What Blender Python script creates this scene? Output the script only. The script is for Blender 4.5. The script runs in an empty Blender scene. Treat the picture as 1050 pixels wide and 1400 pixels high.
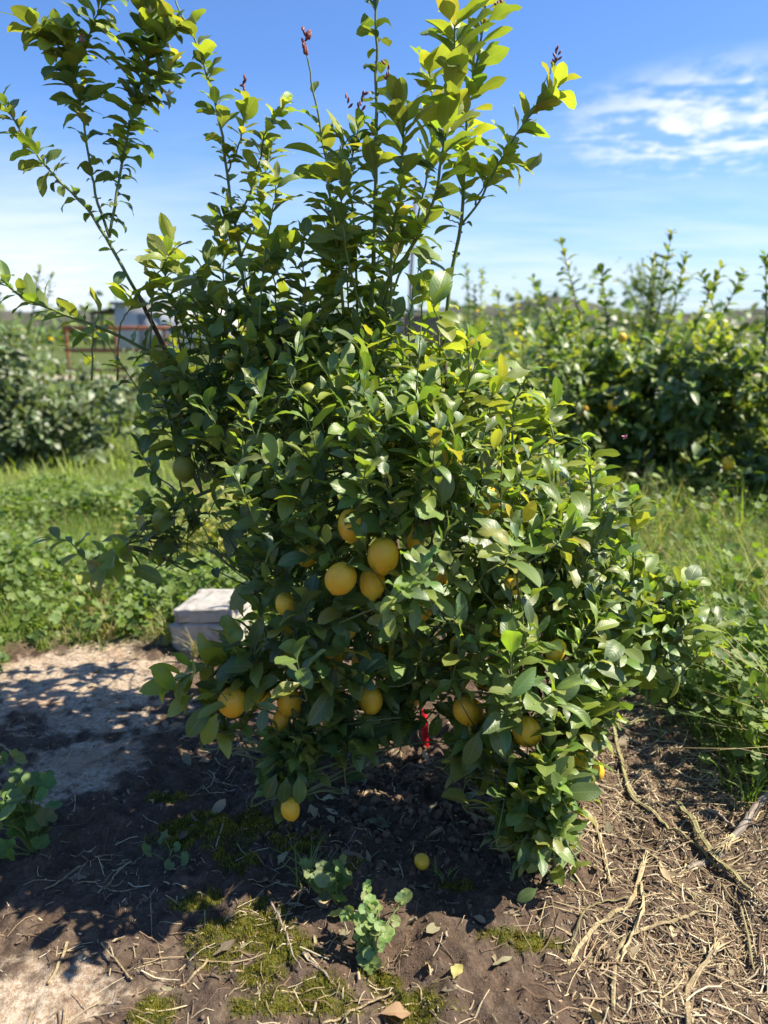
import bpy, math
import numpy as np
from mathutils import Vector, Matrix
from mathutils.bvhtree import BVHTree

# ------------------------------------------------------------------ camera, sky, sun, exposure
S = bpy.context.scene
COL = S.collection
R = math.radians
CAM_H, FPX, HORIZON = 1.4, 1052.0, 445.0
PITCH = math.atan((700 - HORIZON) / FPX)          # camera looks slightly down
cam_d = bpy.data.cameras.new('camera')
cam_d.sensor_fit = 'VERTICAL'; cam_d.sensor_height = 36.0; cam_d.lens = 36.0 * FPX / 1400.0
cam_d.clip_start = 0.05; cam_d.clip_end = 6000
cam_d.dof.use_dof = True; cam_d.dof.focus_distance = 1.95; cam_d.dof.aperture_fstop = 2.4
cam = bpy.data.objects.new('camera', cam_d); COL.objects.link(cam)
cam.location = (0, 0, CAM_H); cam.rotation_euler = (math.pi / 2 - PITCH, 0, 0)
S.camera = cam

SUN_AZ, SUN_EL = 88.0, 50.0                       # degrees right of straight ahead, above the horizon
SUNV = np.array([math.sin(R(SUN_AZ)) * math.cos(R(SUN_EL)), math.cos(R(SUN_AZ)) * math.cos(R(SUN_EL)), math.sin(R(SUN_EL))])
sun_d = bpy.data.lights.new('sun', 'SUN'); sun_d.energy = 5.0; sun_d.angle = R(0.5); sun_d.color = (1.0, 0.915, 0.78)
sun = bpy.data.objects.new('sun', sun_d); COL.objects.link(sun)
sun.rotation_euler = Vector(tuple(SUNV)).to_track_quat('Z', 'Y').to_euler()

S.view_settings.view_transform = 'Standard'; S.view_settings.look = 'None'
S.view_settings.exposure = 1.17; S.view_settings.gamma = 1.0
S.render.engine = 'CYCLES'
S.cycles.use_adaptive_sampling = True; S.cycles.adaptive_threshold = 0.025
S.cycles.max_bounces = 7; S.cycles.diffuse_bounces = 4; S.cycles.glossy_bounces = 2; S.cycles.transmission_bounces = 4
S.cycles.use_denoising = True
S.cycles.caustics_reflective = False; S.cycles.caustics_refractive = False


class NG:
    """small helper round a node tree"""
    def __init__(self, nt):
        self.nt = nt; nt.nodes.clear()
    def n(self, t, **kw):
        nd = self.nt.nodes.new(t)
        for k, v in kw.items():
            if k == 'ins':
                for a, b in v.items():
                    if hasattr(b, 'is_output'): self.nt.links.new(b, nd.inputs[a])
                    else: nd.inputs[a].default_value = b
            else: setattr(nd, k, v)
        return nd
    def math(self, op, a, b=0.0, c=0.0, clamp=False):
        nd = self.n('ShaderNodeMath', operation=op, use_clamp=clamp)
        for i, v in enumerate((a, b, c)):
            if hasattr(v, 'is_output'): self.nt.links.new(v, nd.inputs[i])
            else: nd.inputs[i].default_value = v
        return nd.outputs[0]
    def mix(self, fac, a, b, mode='MIX'):
        nd = self.n('ShaderNodeMix', data_type='RGBA', blend_type=mode)
        for i, v in ((0, fac), (6, a), (7, b)):
            if hasattr(v, 'is_output'): self.nt.links.new(v, nd.inputs[i])
            else: nd.inputs[i].default_value = v if i == 0 or len(v) == 4 else tuple(v) + (1,)
        return nd.outputs[2]
    def ramp(self, fac, lo, hi, a=0.0, b=1.0, smooth=True):
        nd = self.n('ShaderNodeMapRange', interpolation_type='SMOOTHSTEP' if smooth else 'LINEAR',
                    ins={'Value': fac, 'From Min': lo, 'From Max': hi, 'To Min': a, 'To Max': b})
        return nd.outputs[0]
    def noise(self, vec, scale, detail=4, rough=0.55, dist=0.0):
        ins = {'Scale': scale, 'Detail': detail, 'Roughness': rough, 'Distortion': dist}
        if vec is not None: ins['Vector'] = vec
        return self.n('ShaderNodeTexNoise', ins=ins).outputs['Fac']


world = bpy.data.worlds.new('World'); S.world = world; world.use_nodes = True
g = NG(world.node_tree)
sky = g.n('ShaderNodeTexSky', sky_type='NISHITA', sun_disc=False, sun_elevation=R(SUN_EL), sun_rotation=R(SUN_AZ),
          altitude=100, air_density=1.0, dust_density=0.6, ozone_density=2.5)
tc = g.n('ShaderNodeTexCoord').outputs['Generated']
sep = g.n('ShaderNodeSeparateXYZ', ins={0: tc})
dx, dy, dz = sep.outputs
zz = g.math('ADD', g.math('MAXIMUM', dz, 0.0), 0.10)
qx, qy = g.math('DIVIDE', dx, zz), g.math('DIVIDE', dy, zz)
q = g.n('ShaderNodeCombineXYZ', ins={0: g.math('MULTIPLY', qx, 0.8), 1: g.math('MULTIPLY', qy, 1.7), 2: 0.35}).outputs[0]
n1 = g.noise(q, 2.6, 7, 0.62, 0.5)
n2 = g.noise(q, 0.55, 3, 0.5)
rip = g.noise(g.n('ShaderNodeCombineXYZ', ins={0: g.math('MULTIPLY', qx, 7.0), 1: g.math('MULTIPLY', qy, 5.0), 2: 2.1}).outputs[0], 1.5, 4, 0.6)
# a bank of thin ripple cloud up to the right
ex = g.math('DIVIDE', g.math('SUBTRACT', qx, 1.25), 0.62)
ey = g.math('DIVIDE', g.math('SUBTRACT', qy, 2.95), 0.62)
rr = g.math('ADD', g.math('MULTIPLY', ex, ex), g.math('MULTIPLY', ey, ey))
bank = g.ramp(rr, 0.0, 1.5, 1.0, 0.0)
cir = g.math('MULTIPLY', bank, g.ramp(g.math('ADD', g.math('MULTIPLY', n1, 0.85), g.math('MULTIPLY', rip, 0.5)), 0.58, 0.80))
# thin veils everywhere low in the sky, thicker over to the left
veil = g.math('MULTIPLY', g.ramp(g.math('ADD', n2, g.math('MULTIPLY', n1, 0.5)), 0.52, 0.95), g.ramp(dz, 0.30, 0.02))
lft = g.math('MULTIPLY', g.ramp(dx, -0.10, -0.42), g.ramp(dz, 0.24, 0.05))
veil = g.math('MAXIMUM', g.math('MULTIPLY', veil, 0.42), g.math('MULTIPLY', lft, g.ramp(n1, 0.2, 0.75, 0.45, 0.85)))
cl = g.math('MINIMUM', g.math('MAXIMUM', g.math('MULTIPLY', cir, 0.9), veil), 0.9)
hz = g.ramp(dz, 0.20, -0.01, 0.0, 0.42)
blue = g.mix(1.0, sky.outputs[0], (0.66, 0.91, 1.30), 'MULTIPLY')
c0 = g.mix(hz, blue, (5.2, 6.1, 7.0))
c1 = g.mix(cl, c0, (7.0, 7.3, 7.7))
bg = g.n('ShaderNodeBackground', ins={'Color': c1, 'Strength': 0.072})
g.n('ShaderNodeOutputWorld', ins={'Surface': bg.outputs[0]})

# ------------------------------------------------------------------ helpers
CP, SP = math.cos(PITCH), math.sin(PITCH)


def ray(px, py):
    a, b = (px - 525) / FPX, -(py - 700) / FPX
    return np.array([a, CP + b * SP, -SP + b * CP])


def P(px, py, Y):
    """the point at distance Y ahead that shows at this pixel of the photograph"""
    d = ray(px, py); return np.array([0, 0, CAM_H]) + d * (Y / d[1])


def proj(V):
    V = np.asarray(V, float)
    x, y, z = V[..., 0], V[..., 1], V[..., 2] - CAM_H
    dep = y * CP - z * SP
    return 525 + FPX * x / dep, 700 - FPX * (y * SP + z * CP) / dep, dep


def _hash(ix, iy, seed):
    h = (ix.astype(np.int64) * 374761393 + iy.astype(np.int64) * 668265263 + seed * 1442695041) & 0xffffffff
    h = ((h ^ (h >> 13)) * 1274126177) & 0xffffffff
    h = (h ^ (h >> 16)) & 0xffffffff
    return h / 4294967295.0


def vnoise(x, y, seed=0):
    x = np.asarray(x, float); y = np.asarray(y, float)
    ix, iy = np.floor(x), np.floor(y); fx, fy = x - ix, y - iy
    fx = fx * fx * (3 - 2 * fx); fy = fy * fy * (3 - 2 * fy)
    a, b = _hash(ix, iy, seed), _hash(ix + 1, iy, seed)
    c, d = _hash(ix, iy + 1, seed), _hash(ix + 1, iy + 1, seed)
    return (a * (1 - fx) + b * fx) * (1 - fy) + (c * (1 - fx) + d * fx) * fy


def sstep(a, b, x):
    t = np.clip((x - a) / (b - a), 0, 1); return t * t * (3 - 2 * t)


def flat_crust(x, y):
    """1 where the soil is a pale, smooth, lime-dusted crust"""
    m = np.full_like(np.asarray(x, float), -1.5)
    for cx, cy, rx, ry in ((-1.22, 2.85, 0.62, 0.5), (-1.0, 2.2, 0.30, 0.24), (-0.74, 1.34, 0.36, 0.18), (-0.45, 1.2, 0.18, 0.08), (-2.2, 2.6, 0.8, 0.8)):
        m = np.maximum(m, 1 - np.sqrt(((x - cx) / rx) ** 2 + ((y - cy) / ry) ** 2))
    return sstep(0.02, 0.42, m + 0.55 * (vnoise(x * 6, y * 6, 5) - 0.5) + 0.5 * (vnoise(x * 19, y * 19, 6) - 0.5) + .25 * (vnoise(x * 60, y * 60, 7) - .5))


def green_zone(x, y):
    """1 where grass and weeds cover the ground"""
    e = 0.25 * (vnoise(x * 2.2, y * 2.2, 8) - 0.5) + 0.10 * (vnoise(x * 8, y * 8, 9) - 0.5)
    left = np.maximum(sstep(3.25, 3.5, y + e), sstep(-1.5, -1.7, x + e) * sstep(2.75, 2.95, y + e))
    right = sstep(1.13, 1.36, x + e - 0.22 * np.clip(3.2 - y, -9, 1.6) * 0.35 + 0.10) * sstep(1.9, 2.2, y + e)
    return np.where(x < 0.45, left, np.maximum(right, sstep(3.3, 3.6, y + e)))


def gh(x, y):
    x = np.asarray(x, float); y = np.asarray(y, float)
    near = 1 - sstep(4, 9, y)
    rough = 1 - 0.78 * flat_crust(x, y)
    h = 0.05 * (vnoise(x * 1.3, y * 1.3, 1) - 0.5)
    h += rough * near * 1.25 * (0.026 * (vnoise(x * 6, y * 6, 2) - 0.5) + 0.017 * (vnoise(x * 17, y * 17, 3) - 0.5) + 0.020 * (vnoise(x * 43, y * 43, 4) - 0.5)
                         + 0.007 * (vnoise(x * 95, y * 95, 14) - 0.5))
    under = np.exp(-(((x - 0.15) / 0.42) ** 2 + ((y - 2.15) / 0.4) ** 2))
    cl = np.abs(vnoise(x * 11, y * 11, 21) - 0.5) * 2
    h += under * 0.022 * (np.clip(cl * 2.2, 0, 1) - 0.5)
    return h


def G(px, py):
    d = ray(px, py); p = np.array([0, 0, CAM_H]) + d * (CAM_H / -d[2])
    for _ in range(3):
        z = float(gh(p[0], p[1])); p = np.array([0, 0, CAM_H]) + d * ((CAM_H - z) / -d[2])
    return p


def np_mesh(name, V, faces, mat=None, uv=None, col=None, smooth=True):
    """faces: list of (M,k) index arrays; uv, col given per vertex"""
    me = bpy.data.meshes.new(name)
    V = np.ascontiguousarray(V, dtype=np.float32).reshape(-1, 3)
    faces = [np.asarray(f, np.int32) for f in faces if len(f)]
    li = np.concatenate([f.ravel() for f in faces])
    sizes = np.concatenate([np.full(len(f), f.shape[1], np.int32) for f in faces])
    starts = np.concatenate([[0], np.cumsum(sizes)[:-1]]).astype(np.int32)
    me.vertices.add(len(V)); me.vertices.foreach_set('co', V.ravel())
    me.loops.add(len(li)); me.loops.foreach_set('vertex_index', li)
    me.polygons.add(len(sizes)); me.polygons.foreach_set('loop_start', starts)
    if smooth: me.polygons.foreach_set('use_smooth', np.ones(len(sizes), bool))
    me.update(calc_edges=True)
    if uv is not None:
        l = me.uv_layers.new(name='UVMap'); l.data.foreach_set('uv', np.asarray(uv, np.float32).reshape(-1, 2)[li].ravel())
    if col is not None:
        a = me.attributes.new('tint', 'FLOAT_COLOR', 'POINT'); a.data.foreach_set('color', np.asarray(col, np.float32).reshape(-1, 4).ravel())
    if mat: me.materials.append(mat)
    return me


def link(name, me, parent=None, loc=None):
    o = bpy.data.objects.new(name, me); COL.objects.link(o)
    if parent: o.parent = parent
    if loc is not None: o.location = tuple(float(c) for c in loc)
    return o


def tag(o, label=None, cat=None, group=None, kind=None):
    for k, v in (('label', label), ('category', cat), ('group', group), ('kind', kind)):
        if v: o[k] = v
    return o


def empty(name, loc):
    o = bpy.data.objects.new(name, None); COL.objects.link(o); o.location = tuple(float(c) for c in loc); o.empty_display_size = 0.1
    return o


def smooth_path(pts, n):
    """Catmull-Rom through the points, n samples"""
    p = np.asarray(pts, float)
    if len(p) == 2: return p[0] + (p[1] - p[0]) * np.linspace(0, 1, n)[:, None]
    q = np.vstack([2 * p[0] - p[1], p, 2 * p[-1] - p[-2]])
    out = []
    for u in np.linspace(0, len(p) - 1 - 1e-6, n):
        i = int(u); f = u - i; a, b, c, d = q[i:i + 4]
        out.append(0.5 * ((2 * b) + (-a + c) * f + (2 * a - 5 * b + 4 * c - d) * f * f + (-a + 3 * b - 3 * c + d) * f ** 3))
    return np.array(out)


def unit(v):
    v = np.asarray(v, float); return v / np.maximum(np.linalg.norm(v, axis=-1, keepdims=True), 1e-9)


def tube(path, radii, sides=6, squash=1.0):
    """verts, quads, caps of a closed tube"""
    p = np.asarray(path, float); n = len(p)
    t = unit(np.gradient(p, axis=0))
    up = np.array([0.31, 0.22, 0.92]) if abs(t[0] @ np.array([0, 0, 1.0])) < 0.9 else np.array([0.9, 0.3, 0.1])
    r = np.broadcast_to(np.asarray(radii, float), (n,))
    V = []
    for i in range(n):
        a = unit(np.cross(t[i], up)); b = np.cross(a, t[i]); up = b
        th = np.arange(sides) * 2 * math.pi / sides
        V.append(p[i] + r[i] * (np.cos(th)[:, None] * a + squash * np.sin(th)[:, None] * b))
    V = np.vstack(V); i = np.arange(n - 1)[:, None] * sides; k = np.arange(sides)[None]; k2 = (k + 1) % sides
    Q = np.stack([i + k, i + k2, i + sides + k2, i + sides + k], -1).reshape(-1, 4)
    caps = np.array([list(range(sides))[::-1], [(n - 1) * sides + j for j in range(sides)]])
    return V, Q, caps


class Bag:
    """collects pieces into one mesh"""
    def __init__(self): self.V, self.F, self.C, self.n = [], {}, [], 0
    def add(self, V, *faces, col=None):
        for f in faces:
            f = np.asarray(f)
            if len(f): self.F.setdefault(f.shape[1], []).append(f + self.n)
        self.V.append(V); self.n += len(V)
        if col is not None: self.C.append(np.broadcast_to(np.asarray(col, float), (len(V), 4)))
    def mesh(self, name, mat, smooth=True):
        return np_mesh(name, np.vstack(self.V), [np.vstack(f) for f in self.F.values()], mat, None, np.vstack(self.C) if self.C else None, smooth)


def box(b, x0, x1, y0, y1, z0, z1):
    V = np.array([[x, y, z] for z in (z0, z1) for y in (y0, y1) for x in (x0, x1)], float)
    b.add(V, np.array([[0, 2, 3, 1], [4, 5, 7, 6], [0, 1, 5, 4], [2, 6, 7, 3], [0, 4, 6, 2], [1, 3, 7, 5]]))


def box_obj(name, mat, parent, x0, x1, y0, y1, z0, z1):
    b = Bag(); box(b, x0, x1, y0, y1, z0, z1)
    return link(name, b.mesh(name, mat, False), parent)


# ------------------------------------------------------------------ materials
def material(name):
    m = bpy.data.materials.new(name); m.use_nodes = True
    return m, NG(m.node_tree)


def finish(gr, col, rough=0.8, bump=None, strength=0.3, dist=0.01, spec=0.5, trans=None, transcol=None):
    ins = {'Base Color': col, 'Roughness': rough, 'Specular IOR Level': spec}
    if bump is not None:
        ins['Normal'] = gr.n('ShaderNodeBump', ins={'Height': bump, 'Strength': strength, 'Distance': dist}).outputs[0]
    sh = gr.n('ShaderNodeBsdfPrincipled', ins=ins).outputs[0]
    if trans is not None:
        t = gr.n('ShaderNodeBsdfTranslucent', ins={'Color': transcol}).outputs[0]
        mx = gr.n('ShaderNodeMixShader', ins={0: trans}); gr.nt.links.new(sh, mx.inputs[1]); gr.nt.links.new(t, mx.inputs[2]); sh = mx.outputs[0]
    gr.n('ShaderNodeOutputMaterial', ins={'Surface': sh})


def leaf_material(name, rough=0.4, veins=True):
    m, gr = material(name)
    at = gr.n('ShaderNodeAttribute', attribute_name='tint')
    base, alpha = at.outputs['Color'], at.outputs['Alpha']
    pos = gr.n('ShaderNodeNewGeometry')
    bump = None
    c = gr.mix(gr.math('MULTIPLY', gr.ramp(gr.noise(pos.outputs['Position'], 60, 3), 0.5, 0.8), 0.22), base, gr.mix(0.5, base, (0.22, 0.24, 0.04)))
    if veins:
        uv = gr.n('ShaderNodeSeparateXYZ', ins={0: gr.n('ShaderNodeUVMap', uv_map='UVMap').outputs[0]})
        a = gr.math('ABSOLUTE', gr.math('SUBTRACT', uv.outputs[0], 0.5))
        mid = gr.ramp(a, 0.015, 0.06, 1.0, 0.0)
        ph = gr.math('MULTIPLY', gr.math('SUBTRACT', uv.outputs[1], gr.math('MULTIPLY', a, 0.42)), 62.0)
        lat = gr.math('POWER', gr.math('ABSOLUTE', gr.math('SINE', gr.math('MULTIPLY', ph, 0.5))), 10.0)
        lat = gr.math('SUBTRACT', 1.0, gr.math('POWER', gr.math('ABSOLUTE', gr.math('SINE', gr.math('MULTIPLY', ph, 0.5))), 0.35))
        v = gr.math('MAXIMUM', gr.math('MULTIPLY', mid, 0.75), gr.math('MULTIPLY', lat, 0.4))
        c = gr.mix(gr.math('MULTIPLY', v, 0.55), c, gr.mix(0.65, base, (0.30, 0.34, 0.10)))
        bump = gr.math('SUBTRACT', gr.math('MULTIPLY', gr.noise(pos.outputs['Position'], 170, 2), 0.6), gr.math('MULTIPLY', v, 1.0))
    spots = gr.ramp(gr.math('ADD', gr.noise(pos.outputs['Position'], 190, 2), gr.math('MULTIPLY', gr.noise(pos.outputs['Position'], 9, 2), 0.35)), 0.90, 0.96)
    c = gr.mix(gr.math('MULTIPLY', spots, 0.7), c, (0.20, 0.13, 0.05))
    under = gr.mix(0.45, c, gr.mix(1.0, c, (1.6, 1.5, 1.7), 'MULTIPLY'))
    c = gr.mix(pos.outputs['Backfacing'], c, under)
    rg = gr.math('ADD', rough, gr.math('MULTIPLY', pos.outputs['Backfacing'], 0.25))
    tcol = gr.mix(1.0, c, (2.2, 2.25, 0.70), 'MULTIPLY')
    finish(gr, c, rg, bump, 0.2, 0.004, 0.65, alpha, tcol)
    return m


M = {}
M['leaf'] = leaf_material('lemon_leaf', 0.46)
M['weed'] = leaf_material('weed_leaf', 0.62, veins=False)
M['grass'] = leaf_material('grass_blade', 0.5, veins=False)
M['dry'] = leaf_material('dry_leaf', 0.8)


def simple(name, c1, c2, scale=8, rough=0.85, bscale=60, bstr=0.3, bdist=0.005, stretch=(1, 1, 1), lo=0.35, hi=0.65, spec=0.4, detail=5):
    m, gr = material(name)
    co = gr.n('ShaderNodeTexCoord').outputs['Object']
    co = gr.n('ShaderNodeMapping', ins={'Vector': co, 'Scale': stretch}).outputs[0]
    n = gr.noise(co, scale, detail, 0.6)
    c = gr.mix(gr.ramp(n, lo, hi), c1, c2)
    finish(gr, c, rough, gr.noise(co, bscale, 4, 0.6), bstr, bdist, spec)
    M[name] = m
    return m


simple('bark', (0.15, 0.105, 0.065), (0.075, 0.052, 0.033), 30, 0.9, 120, 0.6, 0.004, (1, 1, 0.3))
simple('green_stem', (0.075, 0.11, 0.03), (0.13, 0.15, 0.06), 25, 0.6, 200, 0.3, 0.002)
simple('young_stem', (0.10, 0.15, 0.03), (0.16, 0.19, 0.06), 25, 0.55, 200, 0.3, 0.002)
simple('red_plastic', (0.52, 0.012, 0.02), (0.40, 0.008, 0.015), 12, 0.35, 60, 0.15, 0.003)
simple('white_concrete', (0.40, 0.375, 0.33), (0.17, 0.14, 0.105), 18, 0.9, 45, 0.6, 0.006, lo=0.45, hi=0.8)
simple('rust', (0.30, 0.09, 0.035), (0.40, 0.15, 0.07), 3, 0.8)
simple('white_wall', (0.62, 0.62, 0.62), (0.50, 0.50, 0.50), 0.6, 0.8, 8)
simple('grey_sheet', (0.30, 0.31, 0.33), (0.20, 0.21, 0.22), 0.8, 0.5, 8)
simple('dark_steel', (0.06, 0.055, 0.05), (0.10, 0.09, 0.08), 2, 0.6, 20)
simple('old_wood', (0.30, 0.21, 0.15), (0.20, 0.14, 0.10), 2, 0.85, 20, stretch=(1, 1, 4))
simple('pole_wood', (0.16, 0.13, 0.11), (0.10, 0.08, 0.07), 2, 0.85, 20, stretch=(4, 4, 0.5))
simple('bud', (0.16, 0.03, 0.04), (0.24, 0.08, 0.06), 40, 0.5)
simple('pink_bud', (0.42, 0.12, 0.22), (0.6, 0.3, 0.38), 40, 0.5)
simple('petal', (0.8, 0.78, 0.76), (0.74, 0.68, 0.72), 40, 0.5)
simple('hill', (0.05, 0.06, 0.04), (0.11, 0.105, 0.085), 0.02, 1.0, 0.2, 0.2, 1.0, spec=0.0)
simple('track', (0.42, 0.36, 0.29), (0.34, 0.28, 0.22), 1.5, 0.95, 10)
simple('clod', (0.17, 0.115, 0.072), (0.10, 0.066, 0.043), 14, 0.95, 150, 0.7, 0.004)


def stalk_material(name, c1, c2, c3):
    m, gr = material(name)
    po = gr.n('ShaderNodeNewGeometry').outputs['Position']
    st = gr.n('ShaderNodeAttribute', attribute_name='tint').outputs['Alpha']      # one value per strand along the stalk
    n = gr.noise(po, 22, 5, 0.65); f = gr.noise(po, 260, 3, 0.6)
    c = gr.mix(gr.ramp(n, 0.35, 0.62), c1, c2)
    c = gr.mix(gr.math('MULTIPLY', gr.ramp(gr.math('ADD', f, gr.math('MULTIPLY', st, 0.5)), 0.62, 0.9), 0.85), c, c3)
    c = gr.mix(gr.math('MULTIPLY', gr.ramp(gr.noise(po, 45, 4, 0.7), 0.54, 0.66), 0.7), c, (0.13, 0.09, 0.06))
    finish(gr, c, 0.75, f, 0.5, 0.003, 0.3)
    M[name] = m


stalk_material('dry_stalk', (0.46, 0.37, 0.20), (0.34, 0.27, 0.13), (0.17, 0.12, 0.07))
stalk_material('green_stalk', (0.34, 0.32, 0.13), (0.24, 0.24, 0.09), (0.16, 0.12, 0.06))
stalk_material('grey_stalk', (0.33, 0.28, 0.22), (0.22, 0.18, 0.14), (0.12, 0.09, 0.07))
stalk_material('splinter', (0.62, 0.52, 0.30), (0.50, 0.40, 0.22), (0.36, 0.28, 0.14))

m, gr = material('straw'); at = gr.n('ShaderNodeAttribute', attribute_name='tint'); finish(gr, at.outputs['Color'], 0.8, spec=0.3); M['straw'] = m
m, gr = material('moss'); at = gr.n('ShaderNodeAttribute', attribute_name='tint')
finish(gr, at.outputs['Color'], 0.9, spec=0.1, trans=0.3, transcol=gr.mix(1.0, at.outputs['Color'], (1.6, 1.5, 0.6), 'MULTIPLY')); M['moss'] = m


def lemon_material(name, ca, cb, cc):
    m, gr = material(name)
    co = gr.n('ShaderNodeTexCoord').outputs['Object']
    rnd = gr.n('ShaderNodeObjectInfo').outputs['Random']
    n = gr.noise(co, 1.6, 4, 0.6)
    c = gr.mix(gr.ramp(n, 0.35, 0.65), ca, cb)
    zc = gr.n('ShaderNodeSeparateXYZ', ins={0: co}).outputs[2]
    c = gr.mix(gr.math('MULTIPLY', gr.ramp(gr.math('ADD', gr.math('ABSOLUTE', zc), gr.math('MULTIPLY', n, 0.5)), 0.95, 1.45), 0.45), c, (0.42, 0.40, 0.04))
    c = gr.mix(gr.math('MULTIPLY', rnd, 0.7), c, cc)
    sp = gr.ramp(gr.noise(co, 7, 4, 0.7), 0.66, 0.74)
    c = gr.mix(gr.math('MULTIPLY', sp, 0.35), c, (0.22, 0.12, 0.03))
    v = gr.n('ShaderNodeTexVoronoi', ins={'Vector': co, 'Scale': 26.0}).outputs['Distance']
    h = gr.math('ADD', gr.ramp(v, 0.0, 0.55), gr.math('MULTIPLY', n, 1.6))
    nrm = gr.n('ShaderNodeBump', ins={'Height': h, 'Strength': 0.35, 'Distance': 0.0016}).outputs[0]
    b = gr.n('ShaderNodeBsdfPrincipled', ins={'Base Color': c, 'Roughness': 0.42, 'Specular IOR Level': 0.45, 'Normal': nrm,
                                              'Subsurface Weight': 0.12, 'Subsurface Radius': (0.01, 0.006, 0.002), 'Subsurface Scale': 1.0})
    gr.n('ShaderNodeOutputMaterial', ins={'Surface': b.outputs[0]})
    M[name] = m


lemon_material('lemon_skin', (0.76, 0.455, 0.024), (0.81, 0.55, 0.045), (0.74, 0.38, 0.02))
lemon_material('green_lemon_skin', (0.16, 0.21, 0.03), (0.22, 0.26, 0.04), (0.28, 0.28, 0.04))

# ground: soil, pale crust, moss and turf colours blended by masks that follow the place
m, gr = material('soil')
po = gr.n('ShaderNodeNewGeometry').outputs['Position']
at = gr.n('ShaderNodeAttribute', attribute_name='tint')
sp = gr.n('ShaderNodeSeparateColor', ins={0: at.outputs['Color']})
big, mid, fine, grit = gr.noise(po, 3.2, 5, 0.6), gr.noise(po, 17, 6, 0.65), gr.noise(po, 75, 6, 0.7), gr.noise(po, 330, 3, 0.7)
c = gr.mix(gr.ramp(mid, 0.35, 0.65), (0.082, 0.058, 0.041), (0.155, 0.115, 0.082))
c = gr.mix(gr.ramp(big, 0.40, 0.62), c, gr.mix(0.5, c, (0.11, 0.068, 0.045)))
c = gr.mix(gr.math('MULTIPLY', gr.ramp(grit, 0.55, 0.75), 0.5), c, (0.24, 0.18, 0.12))
c = gr.mix(gr.math('MULTIPLY', gr.ramp(fine, 0.58, 0.42), 0.5), c, (0.055, 0.036, 0.025))
straw = gr.mix(gr.ramp(gr.noise(gr.n('ShaderNodeMapping', ins={'Vector': po, 'Rotation': (0, 0, 0.6), 'Scale': (1, 5, 1)}).outputs[0], 60, 5, 0.7), 0.45, 0.7), c, (0.30, 0.22, 0.125))
c = gr.mix(gr.math('MULTIPLY', at.outputs['Alpha'], 0.75), c, straw)
pale = gr.mix(gr.ramp(fine, 0.38, 0.62), (0.29, 0.205, 0.13), (0.50, 0.415, 0.31))
pale = gr.mix(gr.ramp(big, 0.50, 0.60), pale, gr.mix(0.65, pale, (0.36, 0.24, 0.15)))
pm = gr.math('MULTIPLY', sp.outputs[0], gr.ramp(gr.math('ADD', mid, gr.math('MULTIPLY', sp.outputs[0], 0.25)), 0.46, 0.78))
c = gr.mix(pm, c, pale)
mossc = gr.mix(gr.ramp(fine, 0.4, 0.6), (0.045, 0.055, 0.012), (0.12, 0.115, 0.02))
c = gr.mix(gr.math('MULTIPLY', sp.outputs[1], gr.ramp(mid, 0.3, 0.5)), c, mossc)
turf = gr.mix(gr.ramp(mid, 0.35, 0.65), (0.05, 0.075, 0.018), (0.10, 0.13, 0.03))
c = gr.mix(gr.math('MULTIPLY', sp.outputs[2], 0.9), c, turf)
hgt = gr.math('ADD', gr.math('MULTIPLY', mid, 1.2), gr.math('ADD', gr.math('MULTIPLY', fine, 0.6), gr.math('MULTIPLY', grit, 0.22)))
finish(gr, c, 0.95, hgt, 0.8, 0.016, 0.12)
M['soil'] = m

# ------------------------------------------------------------------ ground and distance
MOSS = [(300, 1125, .13, .06), (240, 1090, .06, .03), (330, 1185, .06, .03), (325, 1275, .075, .07), (355, 1330, .06, .04), (440, 1365, .08, .04), (560, 1378, .06, .035), (735, 1290, .055, .028), (625, 1215, .04, .02),
        (400, 1150, .08, .03), (680, 1275, .03, .02), (210, 1385, .05, .03), (270, 1230, .05, .03), (395, 1290, .05, .05), (480, 1180, .04, .02), (380, 1375, .06, .03), (520, 1340, .05, .025)]
MOSS_W = [(*G(a, b)[:2], rx * 1.25, ry * 1.25) for a, b, rx, ry in MOSS]


def moss_mask(x, y):
    m = np.full_like(np.asarray(x, float), -3.0)
    for cx, cy, rx, ry in MOSS_W: m = np.maximum(m, 1.15 - np.sqrt(((x - cx) / rx) ** 2 + ((y - cy) / ry) ** 2))
    return sstep(0.0, 0.5, m + 0.9 * (vnoise(x * 16, y * 16, 31) - 0.5) + 0.5 * (vnoise(x * 45, y * 45, 32) - 0.5))


def axis(lo, hi, step, far):
    core = np.arange(lo, hi + step / 2, step); out = [core]
    d, s = 0, step; a = []
    while d < far:
        s *= 1.22; d += s; a.append(d)
    a = np.array(a); return np.concatenate([(lo - a)[::-1], core, hi + a])


gx, gy = axis(-1.75, 1.75, 0.0115, 2500), axis(0.85, 3.5, 0.0115, 2500)
X, Y = np.meshgrid(gx, gy); Z = gh(X, Y)
V = np.stack([X, Y, Z], -1).reshape(-1, 3); nx = len(gx)
i = (np.arange(len(gy) - 1)[:, None] * nx + np.arange(nx - 1)[None]).ravel()
col = np.stack([flat_crust(X, Y), moss_mask(X, Y), green_zone(X, Y), sstep(0.35, 0.75, X + 0.25 * (1.6 - Y) + 0.3 * (vnoise(X * 5, Y * 5, 44) - .5))], -1)
tag(link('ground', np_mesh('ground', V, [np.stack([i, i + 1, i + nx + 1, i + nx], -1)], M['soil'], None, col)), kind='structure')

rng = np.random.default_rng(11)


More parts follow.
